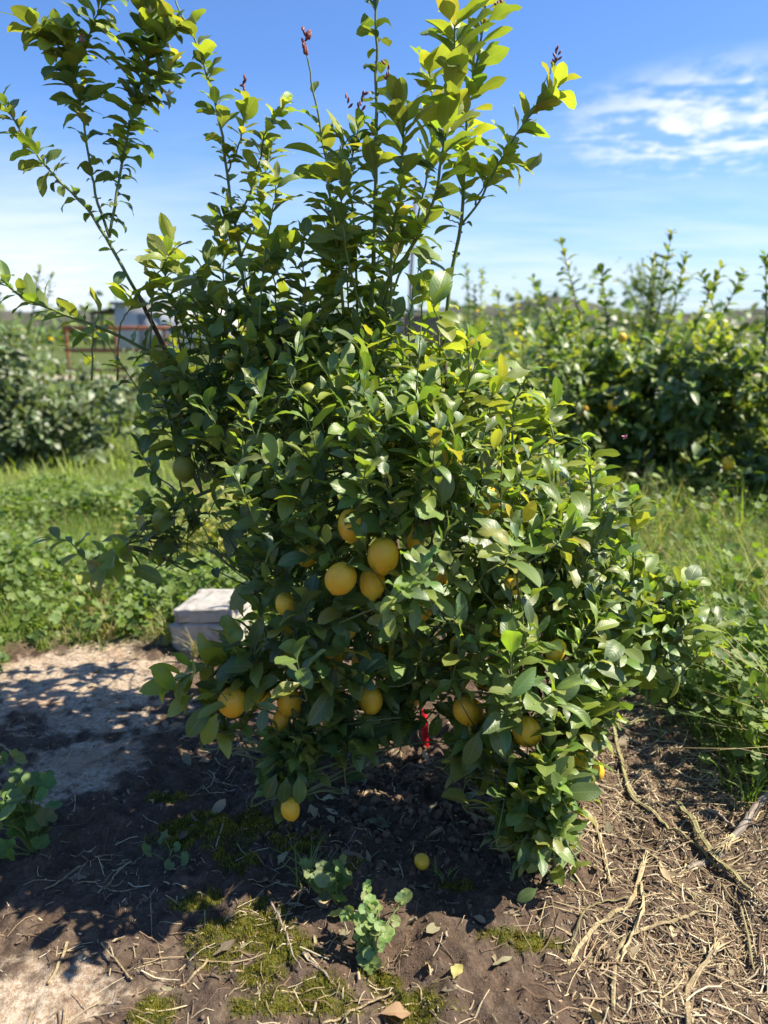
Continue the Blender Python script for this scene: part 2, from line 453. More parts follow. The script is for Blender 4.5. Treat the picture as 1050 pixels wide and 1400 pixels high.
def ridge(name, Yd, x0, x1, h0, h1, seed, bump=0.0, bx=0.0, bw=1.0):
    xs = np.linspace(x0, x1, 160); b = []
    h = h0 + (h1 - h0) * (0.55 * vnoise(xs / (0.10 * Yd), xs * 0, seed) + 0.3 * vnoise(xs / (0.03 * Yd), xs * 0, seed + 1) + 0.15 * vnoise(xs / (.008 * Yd), xs * 0, seed + 2))
    h = h + bump * np.exp(-((xs - bx) / bw) ** 2)
    prof = [(-0.12, 0.0), (-0.05, 0.55), (0, 1.0), (0.08, 0.7), (0.25, 0)]
    V = np.vstack([np.stack([xs * (1 + f), np.full_like(xs, Yd * (1 + f)), h * k - (2 if k == 0 else 0)], -1) for f, k in prof]); n = len(xs)
    i = (np.arange(len(prof) - 1)[:, None] * n + np.arange(n - 1)[None]).ravel()
    tag(link(name, np_mesh(name, V, [np.stack([i, i + 1, i + n + 1, i + n], -1)], M['hill'])), kind='structure')


ridge('hills', 620, -900, 900, 7, 19, 3)
ridge('hills', 260, -330, 330, 2.2, 5.5, 9, 6.5, 55, 20)

b = Bag()
xs = np.linspace(-34, 14, 40); yc = 22 + 0.8 * np.sin(xs * 0.2)
V = np.vstack([np.stack([xs, yc - 1.1, gh(xs, yc - 1.1) + 0.03], -1), np.stack([xs, yc + 1.1, gh(xs, yc + 1.1) + 0.03], -1)])
i = np.arange(39); tag(link('path', np_mesh('path', V, [np.stack([i, i + 1, i + 41, i + 40], -1)], M['track'])), kind='structure')

# farm shed on the left, seen under the shoots
def at42(px, py, Y=42.0): return P(px, py, Y)
s0 = P(158, 445, 42.0); sx = s0[0]
shed = tag(empty('farm_shed', (sx, 42, 0)), 'low pale farm shed with a dark open lean-to roof behind the rusty rail fence', 'shed')
box_obj('wall', M['white_wall'], shed, 0, 6.5, 0, 5, -0.1, 2.45)
box_obj('roof', M['grey_sheet'], shed, -0.15, 6.7, -0.25, 5.2, 2.452, 2.62)
b = Bag(); V = np.array([[-1.3, -0.2, 1.98], [-0.152, -0.2, 2.22], [-0.152, 4.5, 2.22], [-1.3, 4.5, 1.98]]); V2 = V + [0, 0, 0.1]
b.add(np.vstack([V, V2]), np.array([[3, 2, 1, 0], [4, 5, 6, 7], [0, 1, 5, 4], [1, 2, 6, 5], [2, 3, 7, 6], [3, 0, 4, 7]]))
link('canopy', b.mesh('canopy', M['dark_steel'], False), shed)
for px_, py_ in ((-1.2, 0), (-0.7, 0), (-1.2, 4.2)):
    box_obj('post', M['dark_steel'], shed, px_ - .05, px_ + .05, py_ - .05, py_ + .05, -0.1, 2.0)
box_obj('door', M['grey_sheet'], shed, 1.2, 2.4, -0.03, -0.003, 0, 2.0)

fx0, fx1 = P(85, 445, 20)[0], P(430, 445, 20)[0]
fence = tag(empty('pipe_fence', (fx0, 20, 0)), 'rusty pipe rail fence in front of the pale shed', 'fence')
L = fx1 - fx0
for z, r in ((1.34, 0.055), (0.80, 0.04), (0.3, 0.04)):
    v_, q_, c_ = tube([[0, 0, z], [L / 2, 0, z - .01], [L, 0, z]], r, 8); b = Bag(); b.add(v_, q_, c_); link('rail', b.mesh('rail', M['rust']), fence)
for k in range(6):
    x = .05 + (L - .1) * k / 5
    v_, q_, c_ = tube([[x, .06, -.1], [x, .06, .7], [x, .06, 1.36]], 0.035, 8); b = Bag(); b.add(v_, q_, c_); link('post', b.mesh('post', M['rust']), fence)

hut = tag(empty('field_hut', (P(548, 445, 44)[0], 44, 0)), 'small brown boarded hut under a grey sheet roof near the pole', 'hut')
for k in range(9):
    box_obj('plank', M['old_wood'], hut, 0.15 + k * .29, 0.15 + k * .29 + .28, 0.0, 0.05, 0, 1.95 - 0.01 * (k % 3))
box_obj('side_wall', M['white_wall'], hut, -0.9, 0.13, 0.3, 2.2, 0, 1.9)
b = Bag(); V = np.array([[-1.1, -.35, 2.32], [2.95, -.35, 2.05], [2.95, 2.6, 2.05], [-1.1, 2.6, 2.32]]); V2 = V + [0, 0, .08]
b.add(np.vstack([V, V2]), np.array([[3, 2, 1, 0], [4, 5, 6, 7], [0, 1, 5, 4], [1, 2, 6, 5], [2, 3, 7, 6], [3, 0, 4, 7]]))
link('roof', b.mesh('roof', M['grey_sheet'], False), hut)
for x in (.06, 2.85): box_obj('post', M['dark_steel'], hut, x - .05, x + .05, -.3, -.2, -.1, 2.06)

pb = P(560, 445, 48); v_, q_, c_ = tube([[0, 0, -.2], [0.05, 0, 4], [.32, 0, 9.4]], [.13, .115, .09], 10); b = Bag(); b.add(v_, q_, c_)
tag(link('utility_pole', b.mesh('utility_pole', M['pole_wood']), None, (pb[0], 48, 0)), 'tall grey wooden pole rising behind the lemon tree, beside the hut', 'pole')

# ------------------------------------------------------------------ leaves
def leaf_arrays(base, d, n, L, W, fold, curl, twist, wave, ph, na=8, nc=4):
    """verts (N,K,3), uv (K,2), quads (Q,4) of one leaf each; axis d, upper face towards n"""
    base, d, n = (np.asarray(a, float) for a in (base, d, n)); N = len(base)
    d = unit(d); n = n - (n * d).sum(-1, keepdims=True) * d; n = unit(n); x = np.cross(d, n)
    t = np.linspace(0, 1, na + 1); s = np.linspace(-1, 1, nc + 1)
    tb = np.clip((t - 0.10) / 0.90, 0, 1)
    w = tb ** 0.62 * (1 - tb) ** 0.72; w /= w.max(); w = np.maximum(w, np.where(t < 0.5, 0.045, 0.012))
    phi = curl[:, None] * (t[None] - 0.12)
    dt = 1.0 / na
    yy = np.concatenate([np.zeros((N, 1)), np.cumsum((np.cos(phi[:, 1:]) + np.cos(phi[:, :-1])) / 2 * dt, 1)], 1) * L[:, None]
    zz = -np.concatenate([np.zeros((N, 1)), np.cumsum((np.sin(phi[:, 1:]) + np.sin(phi[:, :-1])) / 2 * dt, 1)], 1) * L[:, None]
    ax = yy[..., None] * d[:, None] + zz[..., None] * n[:, None]
    nl = np.cos(phi)[..., None] * n[:, None] + np.sin(phi)[..., None] * d[:, None]
    tw = twist[:, None] * t[None]
    xl = np.cos(tw)[..., None] * x[:, None] + np.sin(tw)[..., None] * nl
    nl = -np.sin(tw)[..., None] * x[:, None] + np.cos(tw)[..., None] * nl
    half = (W[:, None] / 2) * w[None]
    f = fold[:, None] * (1.1 - 0.5 * t[None])
    a = np.abs(s)
    off = half[:, :, None] * s[None, None] * np.cos(f)[:, :, None]
    up = half[:, :, None] * (a - 0.35 * a * a)[None, None] * np.sin(f)[:, :, None]
    up = up + wave[:, None, None] * half[:, :, None] * (a ** 2)[None, None] * np.sin(2 * math.pi * (1.7 * t[None, :, None] + ph[:, None, None]) + 1.3 * s[None, None])
    V = base[:, None, None] + ax[:, :, None] + off[..., None] * xl[:, :, None] + up[..., None] * nl[:, :, None]
    K = (na + 1) * (nc + 1)
    uu, vv = np.meshgrid((s + 1) / 2, t); uv = np.stack([uu, vv], -1).reshape(K, 2)
    i = (np.arange(na)[:, None] * (nc + 1) + np.arange(nc)[None]).ravel()
    Q = np.stack([i, i + 1, i + nc + 2, i + nc + 1], -1)
    return V.reshape(N, K, 3), uv, Q


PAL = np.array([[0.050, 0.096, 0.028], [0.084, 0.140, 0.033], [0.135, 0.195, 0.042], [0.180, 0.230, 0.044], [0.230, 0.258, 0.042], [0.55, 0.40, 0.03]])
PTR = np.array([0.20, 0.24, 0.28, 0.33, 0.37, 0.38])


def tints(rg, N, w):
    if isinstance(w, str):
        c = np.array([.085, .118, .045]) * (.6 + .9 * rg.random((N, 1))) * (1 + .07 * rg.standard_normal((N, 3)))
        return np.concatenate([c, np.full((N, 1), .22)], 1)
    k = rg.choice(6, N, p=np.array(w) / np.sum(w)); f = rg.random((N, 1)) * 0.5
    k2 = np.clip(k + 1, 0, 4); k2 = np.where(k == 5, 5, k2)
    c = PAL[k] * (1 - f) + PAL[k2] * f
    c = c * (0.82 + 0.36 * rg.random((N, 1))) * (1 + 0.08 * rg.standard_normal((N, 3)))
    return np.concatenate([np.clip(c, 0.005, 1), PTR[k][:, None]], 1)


class Leaves:
    def __init__(self): self.rows = []
    def add(self, base, d, n, L, W, fold, curl, twist, wave, ph, col): self.rows.append((base, d, n, L, W, fold, curl, twist, wave, ph, col))
    def cat(self): return [np.concatenate([r[i] for r in self.rows]) for i in range(11)]


def leaves_on_path(rg, LV, path, t0, t1, spacing, L, Lvar, weights, ang0=75, ang1=30, aspect=0.47, curl=(0.3, 1.1), sunny=0.35, wave=0.16, tipgrow=0.8):
    """leaves set spirally along a stem, closing up towards its tip"""
    p = np.asarray(path); seg = np.linalg.norm(np.diff(p, axis=0), axis=1); cum = np.concatenate([[0], np.cumsum(seg)]); tot = cum[-1]
    n = max(2, int(tot * (t1 - t0) / spacing))
    u = t0 + (t1 - t0) * (np.linspace(0, 1, n) ** tipgrow) + rg.normal(0, 0.016, n)
    sdist = np.clip(u, 0, 1) * tot
    base = np.stack([np.interp(sdist, cum, p[:, k]) for k in range(3)], -1)
    tg = unit(np.gradient(p, axis=0)); tdir = unit(np.stack([np.interp(sdist, cum, tg[:, k]) for k in range(3)], -1))
    ref = np.tile(np.array([0.3, 0.2, 0.93]), (n, 1)); ref[np.abs((tdir * ref).sum(-1)) > .95] = [0.9, .1, .2]
    a = unit(np.cross(tdir, ref)); bb = np.cross(tdir, a)
    th = rg.random() * 6.28 + np.arange(n) * 2.399 + rg.normal(0, .35, n)
    rad = np.cos(th)[:, None] * a + np.sin(th)[:, None] * bb
    v = (u - t0) / max(t1 - t0, 1e-6)
    sunny = sunny * 1.6
    an = np.radians(ang0 + (ang1 - ang0) * v + rg.normal(0, 12, n))
    d = np.cos(an)[:, None] * tdir + np.sin(an)[:, None] * rad
    d = unit(d + rg.normal(0, .12, (n, 3)))
    nn = tdir * 0.75 + np.array([0, 0, 0.55]) + SUNV * sunny + rg.normal(0, .30, (n, 3))
    Ls = L * (1 + Lvar * rg.normal(0, 1, n)) * np.where(v > 0.93, 0.75, 1.0); Ls = np.clip(Ls, 0.4 * L, 1.5 * L)
    LV.add(base, d, nn, Ls, Ls * aspect * (1 + .13 * rg.normal(0, 1, n)), np.abs(rg.normal(.42, .2, n)), rg.uniform(curl[0], curl[1], n), rg.normal(0, .35, n),
           np.abs(rg.normal(wave, wave * .6, n)), rg.random(n), tints(rg, n, weights))


# ------------------------------------------------------------------ the lemon tree
base = G(566, 1014); tree = tag(empty('lemon_tree', base), 'bushy lemon tree laden with ripe lemons, tall shoots against the sky', 'tree')
TB = base


def tree_obj(name, me): return link(name, me, tree)          # meshes below are in world coordinates minus the tree's base


rg = np.random.default_rng(7)
LV = Leaves()
twig = Bag()

# trunk and scaffold limbs
fork = TB + np.array([0.0, 0.0, 0.24])
tp = smooth_path([TB - [0, 0, .05], TB + [-.012, .01, .1], fork, fork + [0.02, .02, .12]], 12)
v_, q_, c_ = tube(tp - TB, np.linspace(.025, .019, 12) * (1 + .08 * rg.normal(0, 1, 12)), 10); b = Bag(); b.add(v_, q_, c_)
tree_obj('trunk', b.mesh('trunk', M['bark']))
LIMBS = [  # (points as px, py, Y), radius at the base
    ([(545, 860, 2.38), (480, 720, 2.42), (420, 590, 2.45), (385, 470, 2.46), (335, 400, 2.46)], .016),
    ([(530, 850, 2.4), (410, 720, 2.5), (300, 590, 2.5), (240, 500, 2.46), (188, 400, 2.42)], .015),
    ([(560, 830, 2.4), (530, 680, 2.4), (515, 540, 2.38), (508, 430, 2.36)], .016),
    ([(580, 830, 2.4), (600, 680, 2.42), (608, 560, 2.44), (607, 470, 2.44)], .014),
    ([(600, 850, 2.38), (690, 740, 2.35), (770, 670, 2.32)], .012),
    ([(600, 880, 2.34), (720, 830, 2.2), (850, 820, 2.12), (930, 830, 2.1)], .011),
    ([(590, 900, 2.3), (660, 860, 2.05), (730, 920, 1.86), (755, 1080, 1.74), (760, 1200, 1.66)], .011),
    ([(530, 880, 2.3), (450, 830, 2.1), (390, 870, 1.95), (395, 980, 1.84), (405, 1090, 1.8)], .010),
    ([(520, 880, 2.3), (440, 850, 2.1), (370, 870, 1.95), (300, 915, 1.88)], .009),
    ([(540, 850, 2.3), (430, 740, 2.3), (330, 670, 2.32), (230, 700, 2.25), (165, 745, 2.2)], .010),
    ([(560, 840, 2.3), (520, 730, 2.1), (500, 640, 1.98)], .010),
    ([(575, 840, 2.3), (620, 740, 2.08), (650, 640, 2.0)], .010),
    ([(570, 840, 2.5), (600, 720, 2.75), (640, 620, 2.85)], .012),
    ([(540, 840, 2.5), (440, 700, 2.75), (380, 600, 2.8)], .012),
]
limb_pts = []


def wander(rgx, n_, s_):
    w_ = np.cumsum(rgx.normal(0, s_, (n_, 3)), 0); f_ = np.linspace(0, 1, n_)[:, None]
    return w_ - w_[:1] * (1 - f_) - w_[-1:] * f_


for pts, r in LIMBS:
    p3 = smooth_path([fork - [0, 0, .04], fork + (P(*pts[0]) - fork) * .5 + [0, 0, .02]] + [P(*q_) for q_ in pts], 26)
    p3 = p3 + wander(rg, 26, .0024)
    v_, q_, c_ = tube(p3 - TB, np.linspace(r, r * .42, 26) * (1 + .05 * rg.normal(0, 1, 26)), 7); b = Bag(); b.add(v_, q_, c_)
    tree_obj('branch', b.mesh('branch', M['bark'] if r > .0125 else M['green_stem'])); limb_pts.append(p3[6:])
limb_pts = np.vstack(limb_pts)

# tall shoots: path, base radius, leaves (from, to, spacing, length, weights, curl range)
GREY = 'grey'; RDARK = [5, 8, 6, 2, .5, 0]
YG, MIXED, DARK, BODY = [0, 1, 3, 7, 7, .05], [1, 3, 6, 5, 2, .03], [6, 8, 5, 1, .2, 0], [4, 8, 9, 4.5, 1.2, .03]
CURLY, NORM = (0.8, 2.4), (0.2, 1.1)
SHOOTS = [
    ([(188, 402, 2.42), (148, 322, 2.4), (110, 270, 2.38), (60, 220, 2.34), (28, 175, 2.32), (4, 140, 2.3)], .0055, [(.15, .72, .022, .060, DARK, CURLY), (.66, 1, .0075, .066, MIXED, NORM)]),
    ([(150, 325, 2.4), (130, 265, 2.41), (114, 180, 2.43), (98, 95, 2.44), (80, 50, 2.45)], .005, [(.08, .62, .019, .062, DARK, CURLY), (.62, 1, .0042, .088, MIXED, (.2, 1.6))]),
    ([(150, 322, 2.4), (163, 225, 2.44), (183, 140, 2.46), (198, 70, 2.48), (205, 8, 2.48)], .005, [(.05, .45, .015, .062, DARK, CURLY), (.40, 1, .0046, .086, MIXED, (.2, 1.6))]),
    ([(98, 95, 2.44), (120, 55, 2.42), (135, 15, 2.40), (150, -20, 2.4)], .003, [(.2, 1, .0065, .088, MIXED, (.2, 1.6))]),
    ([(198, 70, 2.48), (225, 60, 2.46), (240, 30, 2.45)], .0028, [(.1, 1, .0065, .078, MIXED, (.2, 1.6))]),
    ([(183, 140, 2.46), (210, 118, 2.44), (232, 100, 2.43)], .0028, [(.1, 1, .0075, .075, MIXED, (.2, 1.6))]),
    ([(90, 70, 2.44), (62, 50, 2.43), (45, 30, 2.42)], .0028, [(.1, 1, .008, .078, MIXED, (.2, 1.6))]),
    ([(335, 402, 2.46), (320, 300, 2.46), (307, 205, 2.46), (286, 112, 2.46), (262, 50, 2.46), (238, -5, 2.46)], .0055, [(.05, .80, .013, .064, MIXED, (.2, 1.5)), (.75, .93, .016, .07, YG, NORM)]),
    ([(322, 305, 2.46), (345, 245, 2.44), (362, 180, 2.42), (392, 138, 2.41)], .0038, [(.08, 1, .0088, .062, YG, (.2, 1.4))]),
    ([(330, 350, 2.46), (352, 300, 2.5), (366, 240, 2.52), (372, 190, 2.53)], .0035, [(.1, 1, .0095, .07, YG, NORM)]),
    ([(312, 235, 2.46), (330, 180, 2.44), (338, 125, 2.43)], .003, [(.1, .9, .011, .06, YG, NORM)]),
    ([(470, 440, 2.34), (456, 335, 2.3), (442, 225, 2.28), (428, 140, 2.27), (418, 68, 2.27)], .005, [(.12, .72, .019, .098, MIXED, NORM), (.8, .86, .03, .06, YG, NORM)]),
    ([(508, 432, 2.36), (510, 300, 2.34), (511, 160, 2.33), (513, 70, 2.33), (516, -15, 2.33)], .007, [(.05, .55, .018, .09, MIXED, (.4, 1.5)), (.55, 1, .018, .066, DARK, CURLY)]),
    ([(512, 440, 2.36), (528, 385, 2.3), (560, 335, 2.26), (590, 275, 2.22), (602, 205, 2.2), (618, 120, 2.2), (622, 20, 2.2)], .006, [(.30, .75, .014, .095, MIXED, NORM), (.72, 1, .0105, .105, YG, NORM)]),
    ([(607, 472, 2.44), (616, 385, 2.44), (630, 300, 2.43), (633, 220, 2.42), (636, 150, 2.41), (652, 80, 2.4), (664, 5, 2.4)], .0065, [(.05, .36, .05, .06, DARK, CURLY), (.42, 1, .0105, .092, YG, NORM)]),
    ([(628, 310, 2.43), (662, 262, 2.4), (702, 190, 2.38), (738, 148, 2.37), (765, 118, 2.36)], .0042, [(.28, 1, .0092, .086, YG, NORM)]),
    ([(632, 318, 2.43), (618, 300, 2.40), (606, 285, 2.38)], .0028, [(.2, 1, .03, .06, MIXED, NORM)]),
    ([(650, 280, 2.41), (672, 240, 2.45), (690, 222, 2.47), (715, 228, 2.48)], .003, [(.25, 1, .013, .075, YG, NORM)]),
    ([(738, 148, 2.37), (748, 108, 2.37), (758, 82, 2.37)], .0018, []),
    ([(488, 440, 2.42), (484, 330, 2.4), (478, 235, 2.38), (494, 150, 2.38)], .0045, [(.25, .9, .012, .095, MIXED, NORM)]),
    ([(530, 445, 2.3), (540, 320, 2.24), (552, 210, 2.2), (545, 140, 2.18), (531, 95, 2.18)], .0045, [(.30, .85, .012, .10, YG, NORM)]),
    ([(500, 440, 2.3), (470, 350, 2.18), (462, 270, 2.15), (470, 190, 2.13)], .004, [(.30, 1, .0125, .09, MIXED, NORM)]),
    ([(520, 440, 2.42), (560, 330, 2.5), (580, 240, 2.52), (590, 150, 2.52), (585, 80, 2.52)], .004, [(.30, 1, .0135, .095, YG, NORM)]),
    ([(240, 500, 2.46), (150, 455, 2.40), (70, 425, 2.34), (20, 400, 2.30), (2, 380, 2.28)], .006, [(.08, 1, .0135, .085, MIXED, NORM)]),
    ([(165, 745, 2.2), (120, 770, 2.15), (95, 745, 2.14), (62, 735, 2.12)], .003, [(.1, 1, .022, .07, MIXED, NORM)]),
    ([(200, 715, 2.22), (165, 755, 2.12), (130, 790, 2.08)], .003, [(.15, 1, .014, .095, YG, NORM)]),
    ([(340, 890, 1.92), (285, 915, 1.86), (238, 930, 1.82)], .003, [(.10, 1, .0115, .095, YG, NORM)]),
    ([(320, 400, 2.42), (380, 345, 2.3), (395, 330, 2.28)], .003, [(.2, 1, .014, .085, YG, NORM)]),
    ([(260, 470, 2.4), (235, 400, 2.34), (228, 345, 2.32)], .003, [(.3, 1, .011, .085, MIXED, NORM)]),
    ([(290, 450, 2.4), (275, 390, 2.36), (285, 350, 2.35)], .003, [(.3, 1, .012, .085, MIXED, NORM)]),
    ([(390, 470, 2.2), (415, 570, 2.08), (430, 640, 2.0)], .006, [(.1, .9, .03, .07, MIXED, NORM)]),
]
r9 = np.random.default_rng(19)
for a, b_, hpx in ((205, 425, 70), (250, 430, 95), (300, 420, 120), (345, 420, 110), (378, 430, 100), (415, 445, 120), (450, 440, 120), (475, 440, 110), (492, 450, 150), (525, 448, 120), (560, 455, 100), (578, 470, 80), (602, 480, 70),
                   (640, 520, 60), (700, 570, 60), (760, 610, 55), (810, 650, 50), (160, 470, 60), (125, 470, 50), (420, 560, 60), (330, 640, 70), (560, 600, 60), (865, 740, 60), (440, 430, 190), (355, 400, 150)):
    y0 = r9.uniform(2.15, 2.6) if b_ < 500 else r9.uniform(1.9, 2.2); dx_ = r9.normal(0, 14)
    SHOOTS.append(([(a, b_ + 50, y0), (a + dx_ * .3, b_ - hpx * .35, y0 + r9.normal(0, .04)), (a + dx_, b_ - hpx * .8, y0 + r9.normal(0, .05)), (a + dx_ * 1.6 + r9.normal(0, 5), b_ - hpx * 1.05, y0 + r9.normal(0, .06))], .0032,
                   [(.2, 1, r9.uniform(.011, .017), r9.uniform(.068, .092), (YG if r9.random() < .45 else MIXED), (.1, 1.3))]))
for pts, r, specs in SHOOTS:
    p3 = smooth_path([P(*q_) for q_ in pts], 22); p3 = p3 + wander(rg, 22, .0022)
    v_, q_, c_ = tube(p3 - TB, np.linspace(r, r * .4, 22), 6); b = Bag(); b.add(v_, q_, c_)
    tree_obj('shoot', b.mesh('shoot', M['young_stem']))
    for t0, t1, sp_, Ln, wt, cu in specs:
        leaves_on_path(rg, LV, p3, t0, t1, sp_ * .82, Ln * .96, .28, wt, 72, 38, curl=cu, wave=.2 if cu[1] > 2 else .14, tipgrow=.95, sunny=.25)

# the dense body: short leafy twigs ending on the tree's outer lobes
LOBES = [  # px, py, Y, rx, ry, rz, twigs, tint weights
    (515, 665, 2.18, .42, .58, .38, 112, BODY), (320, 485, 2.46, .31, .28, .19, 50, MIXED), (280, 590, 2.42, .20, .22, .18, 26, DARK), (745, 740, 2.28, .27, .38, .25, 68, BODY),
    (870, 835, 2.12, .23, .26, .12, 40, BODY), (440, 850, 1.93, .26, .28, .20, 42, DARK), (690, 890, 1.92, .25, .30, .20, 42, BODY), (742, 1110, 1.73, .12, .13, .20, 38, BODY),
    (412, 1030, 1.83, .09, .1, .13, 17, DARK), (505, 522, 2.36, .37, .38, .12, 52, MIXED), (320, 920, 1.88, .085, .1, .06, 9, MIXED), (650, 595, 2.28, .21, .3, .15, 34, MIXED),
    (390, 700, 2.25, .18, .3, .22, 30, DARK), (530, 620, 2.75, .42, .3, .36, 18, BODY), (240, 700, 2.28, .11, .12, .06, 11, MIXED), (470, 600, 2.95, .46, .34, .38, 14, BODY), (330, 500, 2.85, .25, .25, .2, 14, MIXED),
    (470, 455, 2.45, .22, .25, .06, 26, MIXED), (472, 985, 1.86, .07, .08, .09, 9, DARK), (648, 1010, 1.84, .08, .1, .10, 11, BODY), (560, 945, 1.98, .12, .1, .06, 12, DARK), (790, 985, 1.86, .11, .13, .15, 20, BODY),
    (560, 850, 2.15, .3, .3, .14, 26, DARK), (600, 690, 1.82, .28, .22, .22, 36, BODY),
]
LC = [(P(a, b_, y_), np.array([rx, ry, rz])) for a, b_, y_, rx, ry, rz, n_, w_ in LOBES]
for li, (a, b_, y_, rx, ry, rz, n_, wt) in enumerate(LOBES):
    c, rad = LC[li]; k = 0; tries = 0
    while k < n_ and tries < n_ * 30:
        tries += 1
        dr = unit(rg.normal(0, 1, 3)); dr[2] = dr[2] if dr[2] > -.5 else -dr[2]
        if dr[1] > 0.2 and rg.random() < .72: continue
        tip = c + dr * rad * (rg.uniform(.70, 1.05) if rg.random() < .78 else rg.uniform(1.05, 1.32))
        if any(np.linalg.norm((tip - c2) / r2) < .62 for j, (c2, r2) in enumerate(LC) if j != li): continue
        if tip[2] < 0.07: continue
        px_, py_, _ = proj(tip)
        if 515 < px_ < 615 and py_ > 985: continue          # the open space round the trunk
        k += 1
        hang = li in (7, 8, 18, 19)
        tdir = unit(dr * np.array([1, 1, .8]) + np.array([0, 0, .15 if hang else .55]) + SUNV * .25 + rg.normal(0, .28, 3))
        ln = rg.uniform(.13, .26); st = tip - tdir * ln - np.array([0, 0, .03])
        near = limb_pts[np.argmin(((limb_pts - st) ** 2).sum(1) + .4 * np.maximum(limb_pts[:, 2] - st[2], 0))]
        p3 = smooth_path([near, near * .45 + st * .55 + [0, 0, .01], st, (st + tip) / 2 - [0, 0, .008], tip], 14)
        v_, q_, c_ = tube(p3 - TB, np.linspace(.0038, .0012, 14), 5); twig.add(v_, q_, c_)
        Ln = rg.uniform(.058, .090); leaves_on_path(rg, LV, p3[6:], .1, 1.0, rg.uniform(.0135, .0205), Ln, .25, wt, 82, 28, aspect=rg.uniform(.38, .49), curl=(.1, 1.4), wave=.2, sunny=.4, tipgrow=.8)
tag(tree_obj('twigs', twig.mesh('twigs', M['green_stem'])), kind='stuff')

# lemons: px, py, radius in px, Y, green?
LEM = [(466, 791, 21, 1.68), (524, 760, 22, 1.70), (509, 797, 18, 1.73), (480, 718, 18, 1.74), (565, 733, 16, 1.78), (391, 826, 15, 1.78), (577, 831, 16, 1.86), (318, 960, 20, 1.79), (396, 960, 17, 1.84),
       (435, 934, 15, 1.86), (429, 955, 14, 1.9), (450, 953, 13, 1.95), (507, 957, 17, 1.88), (397, 1106, 13, 1.74), (574, 895, 18, 2.0), (608, 908, 15, 1.98), (640, 972, 19, 1.84), (720, 1000, 19, 1.76),
       (791, 1047, 15, 1.75), (815, 1053, 11, 1.8), (612, 624, 21, 1.80), (539, 611, 16, 2.05), (516, 886, 15, 2.02), (496, 908, 15, 2.0), (402, 915, 13, 1.95), (662, 927, 15, 2.0), (668, 684, 16, 1.82), (735, 1050, 14, 1.8),
       (509, 828, 14, 1.95), (355, 950, 12, 1.87), (672, 872, 13, 1.9), (455, 900, 14, 1.9), (543, 925, 14, 2.0), (475, 860, 13, 1.85), (600, 790, 14, 1.85), (700, 800, 13, 1.8), (420, 760, 14, 1.84), (560, 955, 13, 2.05), (385, 985, 13, 1.85), (760, 890, 13, 1.85)]
GREENS = [(221, 711, 13, 2.2), (252, 641, 15, 2.3), (423, 538, 13, 2.1), (318, 492, 11, 2.25)]


def lemon_mesh(name, rad, mat, el=1.13, seed=0, nip=.16):
    n1_, n2_ = 18, 22; r2 = np.random.default_rng(seed); V = []
    for i_ in range(n1_ + 1):
        a = math.pi * i_ / n1_; z = math.cos(a) * el; rr_ = math.sin(a) ** .92
        if a > 2.55: z -= nip * ((a - 2.55) / .59) ** 1.6; rr_ *= 1 - .18 * sstep(2.5, 2.95, a)
        if a < .4: z -= .06 * (1 - a / .4)
        th = np.arange(n2_) * 2 * math.pi / n2_
        k = rr_ * (1 + .035 * np.sin(2 * th + seed) + .02 * np.sin(3 * th + 2 * a + seed))
        V.append(np.stack([k * np.cos(th), k * np.sin(th), np.full(n2_, z)], -1))
    V = np.vstack(V) * rad; i_ = np.arange(n1_)[:, None] * n2_; k = np.arange(n2_)[None]; k2 = (k + 1) % n2_
    Q = np.stack([i_ + k, i_ + n2_ + k, i_ + n2_ + k2, i_ + k2], -1).reshape(-1, 4)
    return np_mesh(name, V, [Q], mat)


LM = [lemon_mesh('lemon', 1.0, M['lemon_skin'], 1.12 + .055 * k, k, .18 + .05 * (k % 3)) for k in range(5)]
LG = [lemon_mesh('lemon', 1.0, M['green_lemon_skin'], 1.25, 9 + k, .24) for k in range(2)]
b = Bag()
for k in range(5):
    a = k * 2 * math.pi / 5; dd = np.array([math.cos(a), math.sin(a), 0]); e = np.array([-dd[1], dd[0], 0])
    b.add(np.array([[0, 0, .06], .16 * dd + .1 * e + [0, 0, .05], .30 * dd + [0, 0, -.04], .16 * dd - .1 * e + [0, 0, .05]]), np.array([[0, 3, 2, 1]]))
v_, q_, c_ = tube([[0, 0, .0], [.02, .03, .25], [.1, .05, .75]], [.1, .06, .05], 6); b.add(v_, q_, c_)
CALYX = b.mesh('calyx', M['young_stem'])
clear = []
for k, (a, b_, r_, y_) in enumerate(LEM + GREENS):
    p = P(a, b_, y_); dep = proj(p)[2]; rad = r_ * dep / FPX; gr_ = k >= len(LEM)
    o = tree_obj('lemon', (LG[k % 2] if gr_ else LM[k % 5])); o.location = tuple(p - TB); o.scale = (rad,) * 3
    o.rotation_euler = (rg.normal(0, .35), rg.normal(0, .35), rg.uniform(0, 6.28))
    cx = link('calyx', CALYX, o, (0, 0, 1.0))
    if gr_: o['label'] = 'unripe green lemon'
    clear.append((a, b_, r_, y_))

# bud sprays and a blossom at shoot tips
def bud_cluster(p, mat, n, size, up=(0, 0, 1), name='bud_cluster'):
    b = Bag(); r2 = np.random.default_rng(int(abs(p[0]) * 1e4) % 9999)
    for k in range(n):
        d = unit(np.array(up) + r2.normal(0, .45, 3)); s_ = p + np.array(up) * size * r2.uniform(-1.6, .6) + r2.normal(0, .25 * size, 3)
        pts = np.array([s_ + d * size * f for f in (0, .25, .6, .9, 1.1)]); v_, q_, c_ = tube(pts - TB, np.array([.05, .17, .22, .14, .02]) * size, 6); b.add(v_, q_, c_)
    return tree_obj(name, b.mesh(name, mat))


